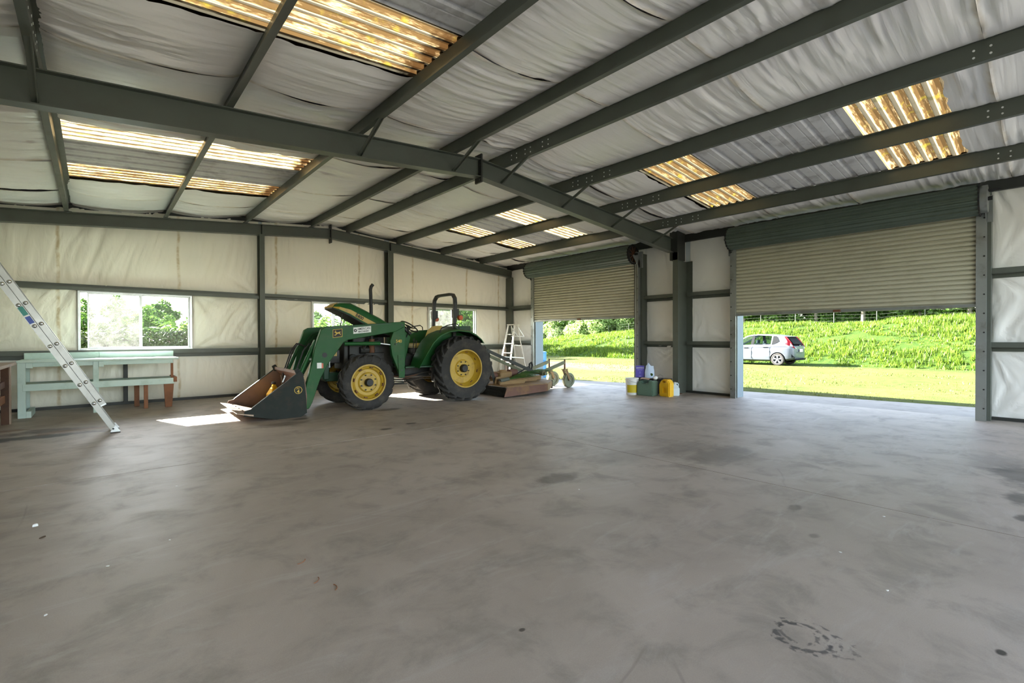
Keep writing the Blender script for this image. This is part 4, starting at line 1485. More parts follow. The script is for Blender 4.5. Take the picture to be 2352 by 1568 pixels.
# loader
MAST = [(1.00, 1.665), (1.09, 1.665), (1.20, 1.60), (1.32, 1.28), (1.28, 1.00), (1.12, .62), (1.00, .60)]
ARM = [(1.02, 1.67), (1.02, 1.56), (1.21, 1.465), (2.16, 1.305), (2.24, 1.26), (2.52, .88), (2.67, .59), (2.80, .20), (2.86, .09), (2.95, .10), (2.97, .2), (2.92, .45), (2.80, .92), (2.76, 1.16), (2.64, 1.50), (2.56, 1.545)]
for s in (1, -1):
    m0, m1 = s * .47, s * .56
    ms = MB().prism(MAST, 'y', m0, m1).build('loader_mast', MAT['green'], TR, bevel=.008)
    MB().prism([(1.02, .55), (1.14, .55), (1.16, 1.0), (1.02, 1.0)], 'y', s * .555, s * .575).build('mast_plate', MAT['green'], ms)
    for (bx, bz) in ((1.08, .70), (1.08, .92), (1.20, 1.22), (1.07, 1.60)):
        MB().cyl((bx, s * .55, bz), (bx, s * .58, bz), .022, n=8).build('pin', MAT['green_d'], ms)
    ar = MB().prism(ARM, 'y', s * .48, s * .575).build('loader_arm', MAT['green'], TR, bevel=.010)
    MB().cyl((2.585, s * .574, 1.035), (2.585, s * .580, 1.035), .045, n=20).build('pivot_hole', MAT['black'], ar)
    MB().prism([(1.30, 1.62), (2.55, 1.52), (2.55, 1.535), (1.30, 1.635)], 'y', s * .572, s * .580).build('arm_seam', MAT['green_d'], ar)
    lc = MB().cyl((2.22, s * .53, 1.235), (1.52, s * .53, 1.235), .036, n=14).build('lift_cylinder', MAT['green'], TR, smooth=40)
    MB().cyl((1.52, s * .53, 1.235), (1.25, s * .53, 1.20), .018, n=10).build('piston_rod', MAT['chrome'], lc, smooth=40)
    bc = MB().cyl((2.76, s * .44, 1.18), (2.96, s * .44, .72), .034, n=14).build('tilt_cylinder', MAT['green'], TR, smooth=40)
    MB().cyl((2.96, s * .44, .72), (3.045, s * .44, .50), .018, n=10).build('piston_rod', MAT['chrome'], bc, smooth=40)
    MB().bar((2.70, s * .44, 1.30), (2.77, s * .44, 1.15), .08, .06).build('cylinder_lug', MAT['green'], bc)
MB().cyl((2.60, -.5, .93), (2.60, .5, .93), .06, n=16).build('cross_tube', MAT['green'], TR, smooth=40)
# stacked steel hydraulic lines on the inner face of the far arm
for k in range(4):
    o_ = .035 * k
    MB().tube([(1.35, -.468, 1.58 - o_ * .6), (2.38 - o_, -.468, 1.47 - o_), (2.50 - o_, -.468, 1.42 - o_), (2.60 - o_, -.468, 1.30 - o_ * .6), (2.66 - o_, -.468, 1.10)], .009, 6).build('steel_line', MAT['green_d'], TR, smooth=60)
for k, (y, dx) in enumerate(((-.40, 0), (-.33, .05), (.36, .02))):
    MB().tube([(2.66, y, 1.18), (2.78 + dx, y + .02, 1.24), (2.88 + dx, y + .03, 1.12), (2.95 + dx, y + .02, .90), (3.02 + dx, y, .68), (3.06, y - .02, .60)], .013, 8).build('hydraulic_hose', MAT['black'], TR, smooth=60)
MB().tube([(1.0, .45, 1.63), (.86, .40, 1.60), (.80, .30, 1.45), (.86, .22, 1.25)], .012, 8).build('hydraulic_hose', MAT['black'], TR, smooth=60)
# prints on the near arm
NY = .5762
MB().prism([(2.44, 1.345), (2.265, 1.365), (2.265, 1.515), (2.44, 1.495)], 'y', NY, NY + .0012).build('badge_back', MAT['gold'], TR, bevel=0)
MB().prism([(2.432, 1.353), (2.273, 1.373), (2.273, 1.507), (2.432, 1.487)], 'y', NY + .0012, NY + .002).build('badge_field', MAT['ink'], TR)
deer = [(2.415, 1.455), (2.40, 1.452), (2.395, 1.468), (2.388, 1.486), (2.384, 1.468), (2.378, 1.45), (2.355, 1.445), (2.325, 1.452), (2.305, 1.462), (2.298, 1.455), (2.312, 1.435), (2.29, 1.40), (2.297, 1.395), (2.325, 1.425), (2.36, 1.418), (2.392, 1.385), (2.415, 1.395), (2.413, 1.402), (2.395, 1.400), (2.378, 1.428), (2.40, 1.438)]
MB().prism(deer, 'y', NY + .002, NY + .003).build('leaping_deer_print', MAT['gold'], TR)
MB().prism([(2.06, 1.418), (1.715, 1.452), (1.715, 1.572), (2.06, 1.538)], 'y', NY, NY + .0012).build('dealer_plate', MAT['white'], TR)
side_text('plate_text', 'AMERICAN', .062, MAT['ink'], TR, 1.857, NY + .0014, 1.518, tilt=math.radians(5.6), bold=.0005, sx=.82)
side_text('plate_text', 'MACHINERY', .040, MAT['ink'], TR, 1.86, NY + .0014, 1.467, tilt=math.radians(5.6), bold=.001, sx=.95)
MB().lathe([(.012, 0), (.03, 0), (.03, .001), (.012, .001), (.012, 0)], (2.022, NY + .0012, 1.482), 'y', 18).build('plate_ring', MAT['ink'], TR)
side_text('mast_number', '540', .085, MAT['gold'], TR, 1.135, .5615, 1.275, bold=.001)
MB().prism([(2.72, .80), (2.64, .80), (2.64, .90), (2.72, .90)], 'y', NY, NY + .001).build('warning_sticker', MAT['white'], TR)
MB().prism([(2.64, .80), (2.61, .80), (2.61, .89), (2.64, .89)], 'y', NY, NY + .001).build('warning_stripe', MAT['amber'], TR)
MB().box(2.86, 2.862, -.52, -.47, .95, 1.02).build('warning_sticker', MAT['white'], TR)

# bucket
SIDE = [(3.02, .74), (3.08, .765), (3.82, .20), (3.90, .185), (3.92, .10), (3.44, .0), (3.06, .0), (2.96, .06), (2.97, .30), (2.99, .52)]
BW = .80
bk = MB()
prof = [(3.10, .745), (2.985, .62), (2.955, .35), (2.965, .09), (3.04, .018), (3.45, .02), (3.90, .125)]
rings = []
for i, (x, z) in enumerate(prof):
    a, b = prof[max(0, i - 1)], prof[min(len(prof) - 1, i + 1)]
    t = Vector((b[0] - a[0], b[1] - a[1])).normalized()
    nn = Vector((-t.y, t.x)) * .012
    rings.append([(x, -BW, z), (x, BW, z), (x + nn.x, BW, z + nn.y), (x + nn.x, -BW, z + nn.y)])
bucket = bk.loft(rings).build('bucket', MAT['bucket_in'], TR)
for s in (1, -1):
    MB().prism(SIDE, 'y', s * BW, s * (BW + .014)).build('side_plate', MAT['bucket_out'] if s > 0 else MAT['bucket_in'], bucket, bevel=.002)
    MB().bar((3.07, s * (BW + .005), .775), (3.80, s * (BW + .005), .215), .05, .014, up=(0, 0, 1)).build('rim_strip', MAT['bucket_out'], bucket)
    MB().prism([(3.0, .70), (3.10, .83), (3.16, .80), (3.12, .70)], 'y', s * (BW - .02), s * (BW + .018)).build('corner_ear', MAT['bucket_out'], bucket)
    MB().prism([(2.87, .08), (2.96, .02), (2.97, .62), (2.90, .60)], 'y', s * .45, s * .47).build('hinge_plate', MAT['bucket_out'], bucket)
MB().prism([(3.78, .085), (4.02, .145), (4.02, .157), (3.78, .112)], 'y', -BW - .03, BW + .03).build('cutting_edge', MAT['bucket_edge'], bucket, bevel=.002)
bo = MB()
for k in range(5):
    y = -.62 + k * .31
    bo.cyl((3.86, y, .118), (3.856, y, .138), .016, n=6)
tag(bo.build('bolts', MAT['black'], bucket), None, None, None, 'stuff')
MB().bar((3.10, -BW, .76), (3.10, BW, .76), .03, .05).build('top_lip', MAT['bucket_in'], bucket)
MB().lathe([(.055, 0), (.063, 0), (.063, .001), (.055, .001), (.055, 0)], (3.10, BW + .0145, .46), 'y', 28).build('decal_ring', MAT['gold'], bucket)
side_text('decal_number', '4', .085, MAT['gold'], bucket, 3.10, BW + .0148, .435, bold=.002)
side_text('decal_letters', 'JSC', .04, MAT['gold'], bucket, 3.10, BW + .0148, .492)

# loose things lying in the bucket
MAT['plastic_y'] = paint('yellow_plastic', '#e3b21c', 0.38, 0, 0.08, 4.0, '#a8780f', 0.3)
MAT['red'] = paint('red_cloth', '#a5342a', 0.8, 0, 0.2, 8.0)
q = t2w(3.20, -.46, .045)
j = thing('plastic_jug', 'yellow plastic jug leaning against the back of the loader bucket', 'jug', q, 0.4)
MB().loft([[(x * s, y * s, z) for x, y in ((-.09, -.07), (.09, -.07), (.09, .07), (-.09, .07))] for z, s in ((0, .95), (.02, 1), (.2, 1), (.28, .55), (.31, .3), (.34, .3))]).build('jug_body', MAT['plastic_y'], j, bevel=.012, seg=2)
MB().cyl((0, 0, .34), (0, 0, .37), .03, n=14).build('cap', MAT['black'], j)
j.rotation_euler = (0.15, -0.12, 0.4)
j.scale = (1.2, 1.2, 1.32)
q = t2w(3.14, -.22, .035)
rg = MB()
gv = np.random.default_rng(4)
n_ = 9
u, v = np.meshgrid(np.linspace(-1, 1, n_ + 1), np.linspace(-1, 1, n_ + 1), indexing='ij')
hh = .34 * np.exp(-(u ** 2 + v ** 2) * 1.3) + .035 * vnoise(u * 3, v * 3, 2)
rag = grid_mesh('rag', MAT['red'], None, np.stack([u * .14, v * .12, hh], -1), n_, n_)
rag.location = q
tag(rag, 'crumpled red rag lying in the loader bucket', 'rag')

# ------------------------------------------------------------------ rotary mower behind the tractor
MAT['mower'] = paint('faded_mower_paint', '#8c7048', 0.6, 0.1, 0.18, 4.0, '#6d4a38', 0.6, 0.2, 40, dscale=4.0)
MAT['mower_rust'] = paint('rusty_mower_skirt', '#6b4c40', 0.65, 0.2, 0.25, 5.0, '#8a6a3e', 0.5, 0.2, 40)
MAT['olive'] = paint('olive_grey_steel', '#74785f', 0.5, 0.1, 0.15, 5.0, '#5b4a36', 0.4)
MAT['chain'] = paint('dark_chain', '#33302a', 0.6, 0.4, 0.3, 20.0)
MW = thing('rotary_mower', 'rust-brown rotary mower hitched behind the tractor on two tail wheels', 'mower', t2w(-2.2, 0), TA)


def mx(pts):
    return [(p[0] + 2.2,) + tuple(p[1:]) for p in pts]


DK = [(-1.22, 1.05), (-2.46, 1.05), (-3.12, .50), (-3.12, -.50), (-2.46, -1.05), (-1.22, -1.05)]
MB().prism(mx(DK), 'z', .232, .25).build('deck', MAT['mower'], MW, bevel=.003)
sk = [(-1.22, 1.05, .02), (-2.46, 1.05, .07), (-3.12, .50, .09), (-3.12, -.50, .09), (-2.46, -1.05, .07), (-1.22, -1.05, .02)]
for i in range(5):
    a, b = sk[i], sk[i + 1]
    A, Bq = Vector((a[0] + 2.2, a[1], 0)), Vector((b[0] + 2.2, b[1], 0))
    d = (Bq - A).normalized()
    nn = Vector((d.y, -d.x, 0)) * .008
    rings = []
    for P, zb, dd in ((A, a[2], .05), (Bq, b[2], 0)):
        o_ = d * (dd if i == 0 else 0)
        rings.append([P - nn + Vector((0, 0, .232)), P + nn + Vector((0, 0, .232)), P + nn + o_ * -1.6 + Vector((0, 0, zb)), P - nn + o_ * -1.6 + Vector((0, 0, zb))])
    if i == 2:
        continue
    MB().loft(rings).build('skirt', MAT['mower_rust'] if i in (0, 4) else MAT['mower'], MW)
# chain guards: front and rear rows of hanging chains
for x0, z0, n_, span in ((-1.20, .23, 84, 1.03), (-3.15, .25, 44, .49)):
    ch = MB()
    for k in range(n_):
        y = -span + 2 * span * k / (n_ - 1)
        for zz in range(5):
            z1 = z0 - zz * .042
            if zz % 2:
                ch.box(x0 + 2.2 - .010, x0 + 2.2 + .010, y - .003, y + .003, z1 - .042, z1)
            else:
                ch.box(x0 + 2.2 - .003, x0 + 2.2 + .003, y - .009, y + .009, z1 - .042, z1)
    tag(ch.build('chain_guard', MAT['chain'], MW), None, None, None, 'stuff')
for y, x0, x1, z in ((.62, -1.32, -2.10, .25), (.30, -1.5, -2.78, .25), (-.5, -1.3, -3.0, .25), (-.15, -2.2, -3.08, .25)):
    MB().box(x1 + 2.2, x0 + 2.2, y - .04, y + .04, z, z + .085).build('deck_rail', MAT['mower'], MW, bevel=.018, seg=2)
MB().box(-3.1 + 2.2, -2.5 + 2.2, .05, .13, .25, .36).build('deck_rail', MAT['mower'], MW, bevel=.01)
gb = MB().box(-2.10 + 2.2, -1.72 + 2.2, -.16, .16, .27, .50).cyl((-1.9 + 2.2, 0, .25), (-1.9 + 2.2, 0, .54), .12, n=16)
gb.build('gearbox', MAT['mower'], MW, bevel=.02)
MB().cyl((-2.1 + 2.2, 0, .45), (-2.34 + 2.2, 0, .45), .10, n=14).cyl((-1.72 + 2.2, 0, .42), (-1.5 + 2.2, 0, .42), .07, n=14).build('gearbox_snout', MAT['mower_rust'], MW, smooth=40)
for y in (.22, -.20):
    MB().bar((-1.26 + 2.2, y, 1.05), (-2.74 + 2.2, y * 1.2, .46), .022, .075).build('brace_bar', MAT['steel_dark'] if y > 0 else MAT['olive'], MW)
    MB().bar((-1.25 + 2.2, y, 1.05), (-1.42 + 2.2, y * 1.6, .26), .022, .07).build('mast_upright', MAT['steel_dark'], MW)
    MB().prism(mx([(-1.30, .25), (-1.62, .25), (-1.50, .42), (-1.36, .42)]), 'y', y * 2.1 - .015, y * 2.1 + .015).build('hitch_lug', MAT['mower'], MW)
MB().cyl((-1.24 + 2.2, -.24, 1.03), (-1.24 + 2.2, .26, 1.03), .025, n=10).build('mast_pin', MAT['steel_dark'], MW)
MB().bar((-2.30 + 2.2, .1, .44), (-2.80 + 2.2, .0, .60), .02, .03).build('spring_arm', MAT['black'], MW)
MB().tube(mx([(-2.80, .0, .50), (-2.80, .0, .66), (-2.86, 0, .70), (-2.9, 0, .62), (-2.86, 0, .50)]), .025, 7).build('spring_hook', MAT['black'], MW)
MB().cyl((-2.95 + 2.2, -.45, .43), (-2.95 + 2.2, .48, .43), .045, n=14).build('pivot_tube', MAT['olive'], MW, smooth=40)
for y in (.33, -.27):
    arm_ = MB().bar((-2.93 + 2.2, y, .45), (-3.74 + 2.2, y, .68), .05, .085).build('tail_arm', MAT['olive'], MW, bevel=.005)
    MB().cyl((-2.95 + 2.2, y - .06, .43), (-2.95 + 2.2, y + .06, .43), .065, n=14).build('arm_collar', MAT['olive'], arm_, smooth=40)
    MB().cyl((-3.76 + 2.2, y, .50), (-3.76 + 2.2, y, .76), .022, n=10).build('caster_post', MAT['rust'], arm_)
    MB().box(-3.84 + 2.2, -3.68 + 2.2, y - .05, y + .05, .485, .50).build('caster_plate', MAT['rust'], arm_)
    for s in (1, -1):
        MB().bar((-3.76 + 2.2, y + s * .055, .49), (-3.90 + 2.2, y + s * .06, .20), .09, .012, up=(0, 1, 0), w1=.06).build('caster_fork', MAT['mower'], arm_)
    wl_ = MB().lathe([(.0, -.03), (.12, -.035), (.13, -.05), (.19, -.05), (.20, -.03), (.20, .03), (.19, .05), (.13, .05), (.12, .035), (.0, .03)], (-3.90 + 2.2, y, .20), 'y', 32).build('tail_wheel', MAT['olive'], MW, smooth=40)
    MB().cyl((-3.90 + 2.2, y - .07, .20), (-3.90 + 2.2, y + .07, .20), .02, n=10).build('wheel_axle', MAT['galv'], wl_)
MB().cyl((-1.35 + 2.2, .62, .34), (-1.62 + 2.2, .60, .37), .05, n=12).build('hitch_pin', MAT['steel'], MW, smooth=40)

# cut palm fronds lying on the mower deck
MAT['frond'] = leaf_mat('wilted_frond', '#2c5a2c', '#5a7a38', 0.15)
for k in range(6):
    rr = random.Random(k + 3)
    a = TA + math.pi + rr.uniform(-.35, .35)
    b0 = t2w(-1.75 - .12 * k, .42 - .05 * k, .345 + .016 * k)
    m = MB()
    L = rr.uniform(.8, 1.15)
    for i in range(22):
        s = i / 21
        ang = rr.uniform(-.22, .22)
        st = Vector((L * s * .45, rr.uniform(-.05, .05), rr.uniform(0, .01) + .05 * math.sin(s * 3)))
        e = st + Vector((math.cos(ang) * L * .52, math.sin(ang) * L * .52, rr.uniform(-.01, .05)))
        mid = (st + e) / 2 + Vector((0, 0, .03))
        w = Vector((0, .013, .004))
        m.add([st - w * .5, st + w * .5, mid - w, mid + w, e], [(0, 1, 3, 2), (2, 3, 4)])
    m.tube([(0, 0, 0), (L * .5, 0, .05)], .012, 5)
    o = m.build('cut_frond', MAT['frond'])
    o.location = b0
    o.rotation_euler = (0, 0, a)
    tag(o, 'wilted green palm frond heaped on the mower deck', 'frond', 'cut fronds on the mower')

# ------------------------------------------------------------------ silver hatchback on the lawn
MAT['car'] = paint('silver_car_paint', '#555b64', 0.45, 0.1, 0.03, 2.0, Coat_Weight=0.6)
MAT['carglass'] = glass_mat('car_glass', 0.03, (0.42, 0.5, 0.5))
MAT['cardark'] = paint('car_trim', '#1c1e20', 0.75, 0, 0.15, 5.0, Specular_IOR_Level=0.1)
MAT['carred'] = paint('tail_light_red', '#8a1822', 0.5, 0, 0.1, 5.0, Specular_IOR_Level=0.15)
MAT['carseat'] = paint('car_seat', '#5b6066', 0.8, 0, 0.15, 5.0)
MAT['hubcap'] = paint('wheel_cover_silver', '#7a7c7e', 0.4, 0.2, 0.05, 5.0)
CAR = thing('hatchback_car', 'silver hatchback car parked on the lawn, seen through the open roll-up door', 'car', (25.65, 8.9, -.03), math.radians(90))
# stations: x, half width, bottom z, belt z
ST = [(-.72, .60, .48, .86), (-.69, .72, .36, .93), (-.60, .79, .30, .99), (-.40, .835, .25, 1.02), (0, .845, .20, 1.02), (.8, .845, .19, .985), (1.6, .845, .19, .955), (2.3, .84, .20, .93), (2.75, .82, .20, .88), (3.1, .76, .22, .76), (3.28, .66, .28, .66), (3.34, .5, .34, .58)]
rings = []
for x, w, zb, zt in ST:
    h = zt - zb
    half = [(w * .80, zb), (w * .97, zb + h * .10), (w * 1.0, zb + h * .32), (w * .985, zb + h * .5), (w * 1.0, zb + h * .72), (w * .97, zb + h * .9), (w * .90, zt)]
    rings.append([(x, y, z) for y, z in half] + [(x, -y, z) for y, z in reversed(half)])
body = MB().loft(rings).build('car_body', MAT['car'], CAR)
cut(body, [MB().cyl((x, s * .50, .30), (x, s * 1.2, .30), .345, n=36).build('c', MAT['cardark'], CAR) for x in (0, 2.53) for s in (1, -1)], transfer=True)
for p in body.data.polygons:
    p.use_smooth = True
body.data.set_sharp_from_angle(angle=math.radians(32))
for x in (0, 2.53):
    for s in (1, -1):
        c = (x, s * .755, .30)
        w = MB().lathe([(.205, -.09), (.27, -.095), (.295, -.07), (.30, 0), (.295, .07), (.27, .095), (.205, .09)], c, 'y', 36).build('wheel', MAT['rubber'], CAR, smooth=40)
        MB().lathe([(0, s * .055), (.17, s * .06), (.19, s * .085), (.212, s * .09), (.212, -s * .05)], c, 'y', 36).build('wheel_back', MAT['cardark'], w, smooth=40)
        sp = MB()
        for k in range(5):
            for dth in (-.17, .17):
                a = 2 * math.pi * k / 5 + .3
                sp.bar((x + .03 * math.cos(a), s * .845, .30 + .03 * math.sin(a)), (x + .20 * math.cos(a + dth), s * .845, .30 + .20 * math.sin(a + dth)), .032, .018, up=(0, 1, 0))
        sp.cyl((x, s * .83, .30), (x, s * .858, .30), .05, n=16)
        sp.lathe([(.19, s * .835), (.208, s * .835), (.208, s * .852), (.19, s * .852), (.19, s * .835)], (x, 0, .30), 'y', 36)
        sp.build('wheel_cover', MAT['hubcap'], w)
        MB().box(x - .34, x + .34, min(s * .52, s * .5), max(s * .52, s * .5), .2, .66).build('wheel_well', MAT['cardark'], CAR)
# greenhouse: belt line to roof
def gh(x, f):
    """half width of the glasshouse at height fraction f"""
    return .775 - .175 * f


BEL = [(-.66, .98), (-.40, 1.015), (.10, 1.01), (.95, .975), (1.9, .945), (2.50, .93)]
TOP = [(-.30, 1.375), (-.14, 1.425), (.20, 1.475), (.95, 1.505), (1.32, 1.475), (1.50, 1.43)]
rings = []
for (bx, bz), (tx, tz) in zip(BEL, TOP):
    rings.append([(bx, .77, bz), (tx, .60, tz), (tx, -.60, tz), (bx, -.77, bz)])
MB().loft(rings).build('car_glass', MAT['carglass'], CAR)
# roof skin
rr_ = []
for tx, tz in TOP:
    rr_.append([(tx, .625, tz - .035), (tx, .60, tz + .012), (tx, .35, tz + .03), (tx, -.35, tz + .03), (tx, -.60, tz + .012), (tx, -.625, tz - .035), (tx, -.55, tz - .03), (tx, .55, tz - .03)])
MB().loft(rr_).build('car_roof', MAT['car'], CAR, smooth=40)
MB().loft([[(-.20, y, 1.435), (-.20, y, 1.40), (-.46, y * .93, 1.385), (-.48, y * .93, 1.40)] for y in (-.60, .60)]).build('spoiler', MAT['car'], CAR, bevel=.006)
MB().cyl((-.2, 0, 1.50), (-.24, 0, 1.56), .012, n=6).build('antenna', MAT['cardark'], CAR)
for s in (1, -1):
    def gp(x, z):
        f = (z - .97) / .53
        return (x, s * (.782 - .175 * f), z)
    def pil(pts, name, mat, th=.012):
        a = [Vector(gp(*p)) for p in pts]
        b = [p - Vector((0, s * th * 2.2, 0)) for p in a]
        a = [p + Vector((0, s * th * .6, 0)) for p in a]
        return MB().loft([a, b]).build(name, mat, CAR)
    pil([(-.68, .93), (.27, .95), (.27, 1.015), (.0, 1.10), (.16, 1.40), (.10, 1.46), (-.16, 1.42), (-.33, 1.36)], 'rear_quarter', MAT['car'])
    pil([(-.06, 1.17), (.12, 1.06), (.24, 1.01), (.28, 1.02), (.24, 1.42), (.12, 1.43), (.04, 1.38)], 'quarter_glass_frame', MAT['cardark'], .034)
    pil([(.25, 1.00), (.33, 1.00), (.30, 1.46), (.24, 1.46)], 'rear_pillar', MAT['car'], .016)
    pil([(1.12, .97), (1.27, .965), (1.22, 1.48), (1.10, 1.49)], 'middle_pillar', MAT['cardark'], .014)
    pil([(2.50, .93), (2.36, .93), (1.36, 1.44), (1.46, 1.44)], 'front_pillar', MAT['car'], .016)
    pil([(.0, 1.42), (.0, 1.47), (1.0, 1.515), (1.5, 1.44), (1.44, 1.41), (.95, 1.47)], 'roof_rail', MAT['car'], .014)
    pil([(-.3, .985), (2.5, .925), (2.5, .955), (.2, 1.025)], 'belt_trim', MAT['car'], .016)
    # door cut lines, handles, sill
    for x0 in (.36, 1.22, 2.2):
        MB().box(x0, x0 + .008, min(s * .838, s * .850), max(s * .838, s * .850), .30, .95).build('door_gap', MAT['cardark'], CAR)
    for x0, z in ((.45, .885), (1.38, .85)):
        MB().box(x0, x0 + .20, min(s * .835, s * .866), max(s * .835, s * .866), z, z + .035).build('door_handle', MAT['car'], CAR, bevel=.008)
        MB().box(x0 - .03, x0 + .21, min(s * .833, s * .846), max(s * .833, s * .846), z - .03, z - .005).build('handle_recess', MAT['cardark'], CAR)
    MB().loft([[(x, s * .846, z), (x, s * .858, z), (x, s * .858, z + .014), (x, s * .846, z + .014)] for x, z in ((-.3, .955), (.4, .925), (1.3, .89), (2.2, .86))]).build('shoulder_crease', MAT['car'], CAR)
    # boomerang tail light
    tl = [(-.24, 1.40), (-.34, 1.38), (-.48, 1.20), (-.60, 1.02), (-.70, .84), (-.56, .90), (-.40, 1.0), (-.30, 1.06), (-.40, 1.14), (-.36, 1.24)]
    a = []
    for x, z in tl:
        f = max(0, (z - .97) / .53)
        yy = (.80 - .18 * f) - (max(0, -.40 - x) * .5)
        a.append(Vector((x, s * yy, z)))
    MB().loft([[p + Vector((-.035, s * .045, 0)) for p in a], [p + Vector((.05, -s * .06, 0)) for p in a]]).build('tail_light', MAT['carred'], CAR)
    MB().loft([[(-.60, s * .62, 1.0), (-.735, s * .50, .83), (-.735, s * .60, .83), (-.70, s * .66, .90)], [(-.58, s * .60, 1.0), (-.70, s * .48, .83), (-.70, s * .58, .83), (-.66, s * .62, .90)]]).build('reverse_light', MAT['white'], CAR)
    MB().loft([[(-.60, s * .80, .56), (-.60, s * .79, .40), (-.70, s * .70, .42)], [(-.62, s * .72, .56), (-.62, s * .72, .40), (-.72, s * .64, .42)]]).build('bumper_vent', MAT['cardark'], CAR)
    MB().box(.9, 1.15, s * .42 - .24, s * .42 + .24, .55, 1.05).box(1.0, 1.1, s * .42 - .13, s * .42 + .13, 1.06, 1.24).build('front_seat', MAT['carseat'], CAR, bevel=.03)
MB().box(.02, .14, -.62, .62, .6, 1.10).build('rear_seat', MAT['carseat'], CAR, bevel=.03)
# rear face: bumper, plate, wiper
MB().loft([[(-.70, y, z) for z in (.34, .62)] + [(-.76 + abs(y) * .08, y, z) for z in (.60, .38)] for y in (-.66, -.3, .3, .66)]).build('rear_bumper', MAT['car'], CAR, smooth=40)
MB().box(-.775, -.765, -.20, .20, .66, .80).build('number_plate', MAT['white'], CAR)
MB().box(-.74, -.70, -.45, .45, .63, .66).build('plate_shelf', MAT['car'], CAR)
MB().box(-.76, -.70, -.6, .6, .26, .34).build('bumper_lower', MAT['cardark'], CAR)
MB().loft([[(-.60, y, 1.03), (-.34, y * .92, 1.375), (-.37, y * .92, 1.385), (-.66, y, 1.03)] for y in (-.58, .58)]).build('rear_window', MAT['cardark'], CAR)
MB().bar((-.655, .02, 1.06), (-.60, .34, 1.12), .015, .02).build('rear_wiper', MAT['black'], CAR)
MB().cyl((-.715, 0, .965), (-.728, 0, .962), .035, n=14).build('rear_emblem', MAT['chrome'], CAR)

# ------------------------------------------------------------------ extension ladder
LU = Vector((-.4766, 0, .8791))
LN = Vector((.8791, 0, .4766))
LY0, LYW = 8.86, .40
LB = Vector((.213, LY0, .012))
MAT['ladder'] = paint('ladder_aluminium', '#9b9a96', 0.36, 0.85, 0.12, 6.0, '#77726a', 0.4)
LD = thing('extension_ladder', 'aluminium extension ladder leaning on the side wall over the wooden bench', 'ladder', LB)


def lad_rail(y, s0, s1, off, s):
    """C-channel rail, flanges turned inwards"""
    d, t, fl_ = .033, .004, .028
    pr = [(-d, 0), (d, 0), (d, fl_), (d - t, fl_), (d - t, t), (-d + t, t), (-d + t, fl_), (-d, fl_)]
    rings = []
    for q in (s0, s1):
        rings.append([LU * q + LN * (off + a) + Vector((0, y + s * b, 0)) for a, b in pr])
    return MB().loft(rings)


for sec, (off, s0, s1) in enumerate(((0.0, .035, 4.05), (.072, .40, 4.12))):
    inset = .0 if sec == 0 else .026
    for y, s in ((inset, 1), (LYW - inset, -1)):
        r = lad_rail(y, s0, s1, off, s).build('rail', MAT['ladder'], LD)
        if y < .1 and sec == 1:
            MB().loft([[LU * q + LN * (off + a) + Vector((0, .022, 0)) for a in (-.034, .034)] + [LU * q + LN * (off + a) + Vector((0, .056, 0)) for a in (.034, -.034)] for q in (.395, .415)]).build('rail_end_cap', MAT['alu'], r)
    k = .48 if sec == 0 else .48
    while k < s1 - .1:
        c = LU * k + LN * off
        MB().cyl(c + Vector((0, inset + .002, 0)), c + Vector((0, LYW - inset - .002, 0)), .017, n=12).build('rung', MAT['ladder'], LD, smooth=40)
        MB().lathe([(.026, 0), (.024, -.006), (.012, -.013), (0, -.014)], c + Vector((0, inset - .001, 0)), 'y', 14).build('rung_cap', MAT['chrome'], LD, smooth=60)
        k += .305
for y, s in ((0, -1), (LYW, 1)):
    MB().prism([(-.055, 0), (.055, 0), (.045, .02), (.012, .075), (-.012, .075), (-.045, .02)], 'y', y + s * .004 - .004, y + s * .004 + .004).box(-.055, .055, y - .03, y + .03, 0.0, .006).build('swivel_foot', MAT['alu'], LD)
    MB().box(-.055, .055, y - .03, y + .03, -.012, 0).build('rubber_pad', MAT['rubber'], LD)
    MB().cyl(LU * .05 + Vector((0, y - .02, 0)), LU * .05 + Vector((0, y + .02, 0)), .012, n=8).build('foot_pin', MAT['black'], LD)
for s0, s1, m_ in ((1.86, 1.98, 'teal'), (1.74, 1.84, 'bluep')):
    MAT[m_] = paint(m_, '#3f8f86' if m_ == 'teal' else '#4a5fb0', .5, 0, .1, 8)
    MB().loft([[LU * q + LN * a + Vector((0, -.0015, 0)) for a in (-.027, .027)] + [LU * q + LN * a + Vector((0, .001, 0)) for a in (.027, -.027)] for q in (s0, s1)]).build('sticker', MAT[m_], LD)

# ------------------------------------------------------------------ pale green workbench under the first window
MAT['mint'] = paint('mint_paint', '#cbe0d9', 0.55, 0, 0.06, 3.0, '#8fae9d', 0.4, 0.08, 40)
MAT['wood'] = paint('brown_timber', '#8d5d3d', 0.7, 0, 0.22, 5.0, '#5d3a26', 0.5, 0.25, 30)
MAT['wood_d'] = paint('dark_stained_timber', '#5a3c2a', 0.7, 0, 0.3, 4.0, '#2f211a', 0.5, 0.25, 30)
MAT['wood_l'] = paint('weathered_plywood', '#a89484', 0.7, 0, 0.12, 4.0, '#7a6a5c', 0.4, 0.2, 30)
WBX, WBY = 0.12, 11.9
WB = thing('workbench', 'pale mint-green workbench with lower shelf standing under the window', 'workbench', (WBX, WBY, 0))


def wbx(name, x0, x1, y0, y1, z0, z1, mat='mint', bev=.004):
    return MB().box(x0 - WBX, x1 - WBX, y0 - WBY, y1 - WBY, z0, z1).build(name, MAT[mat], WB, bevel=bev)


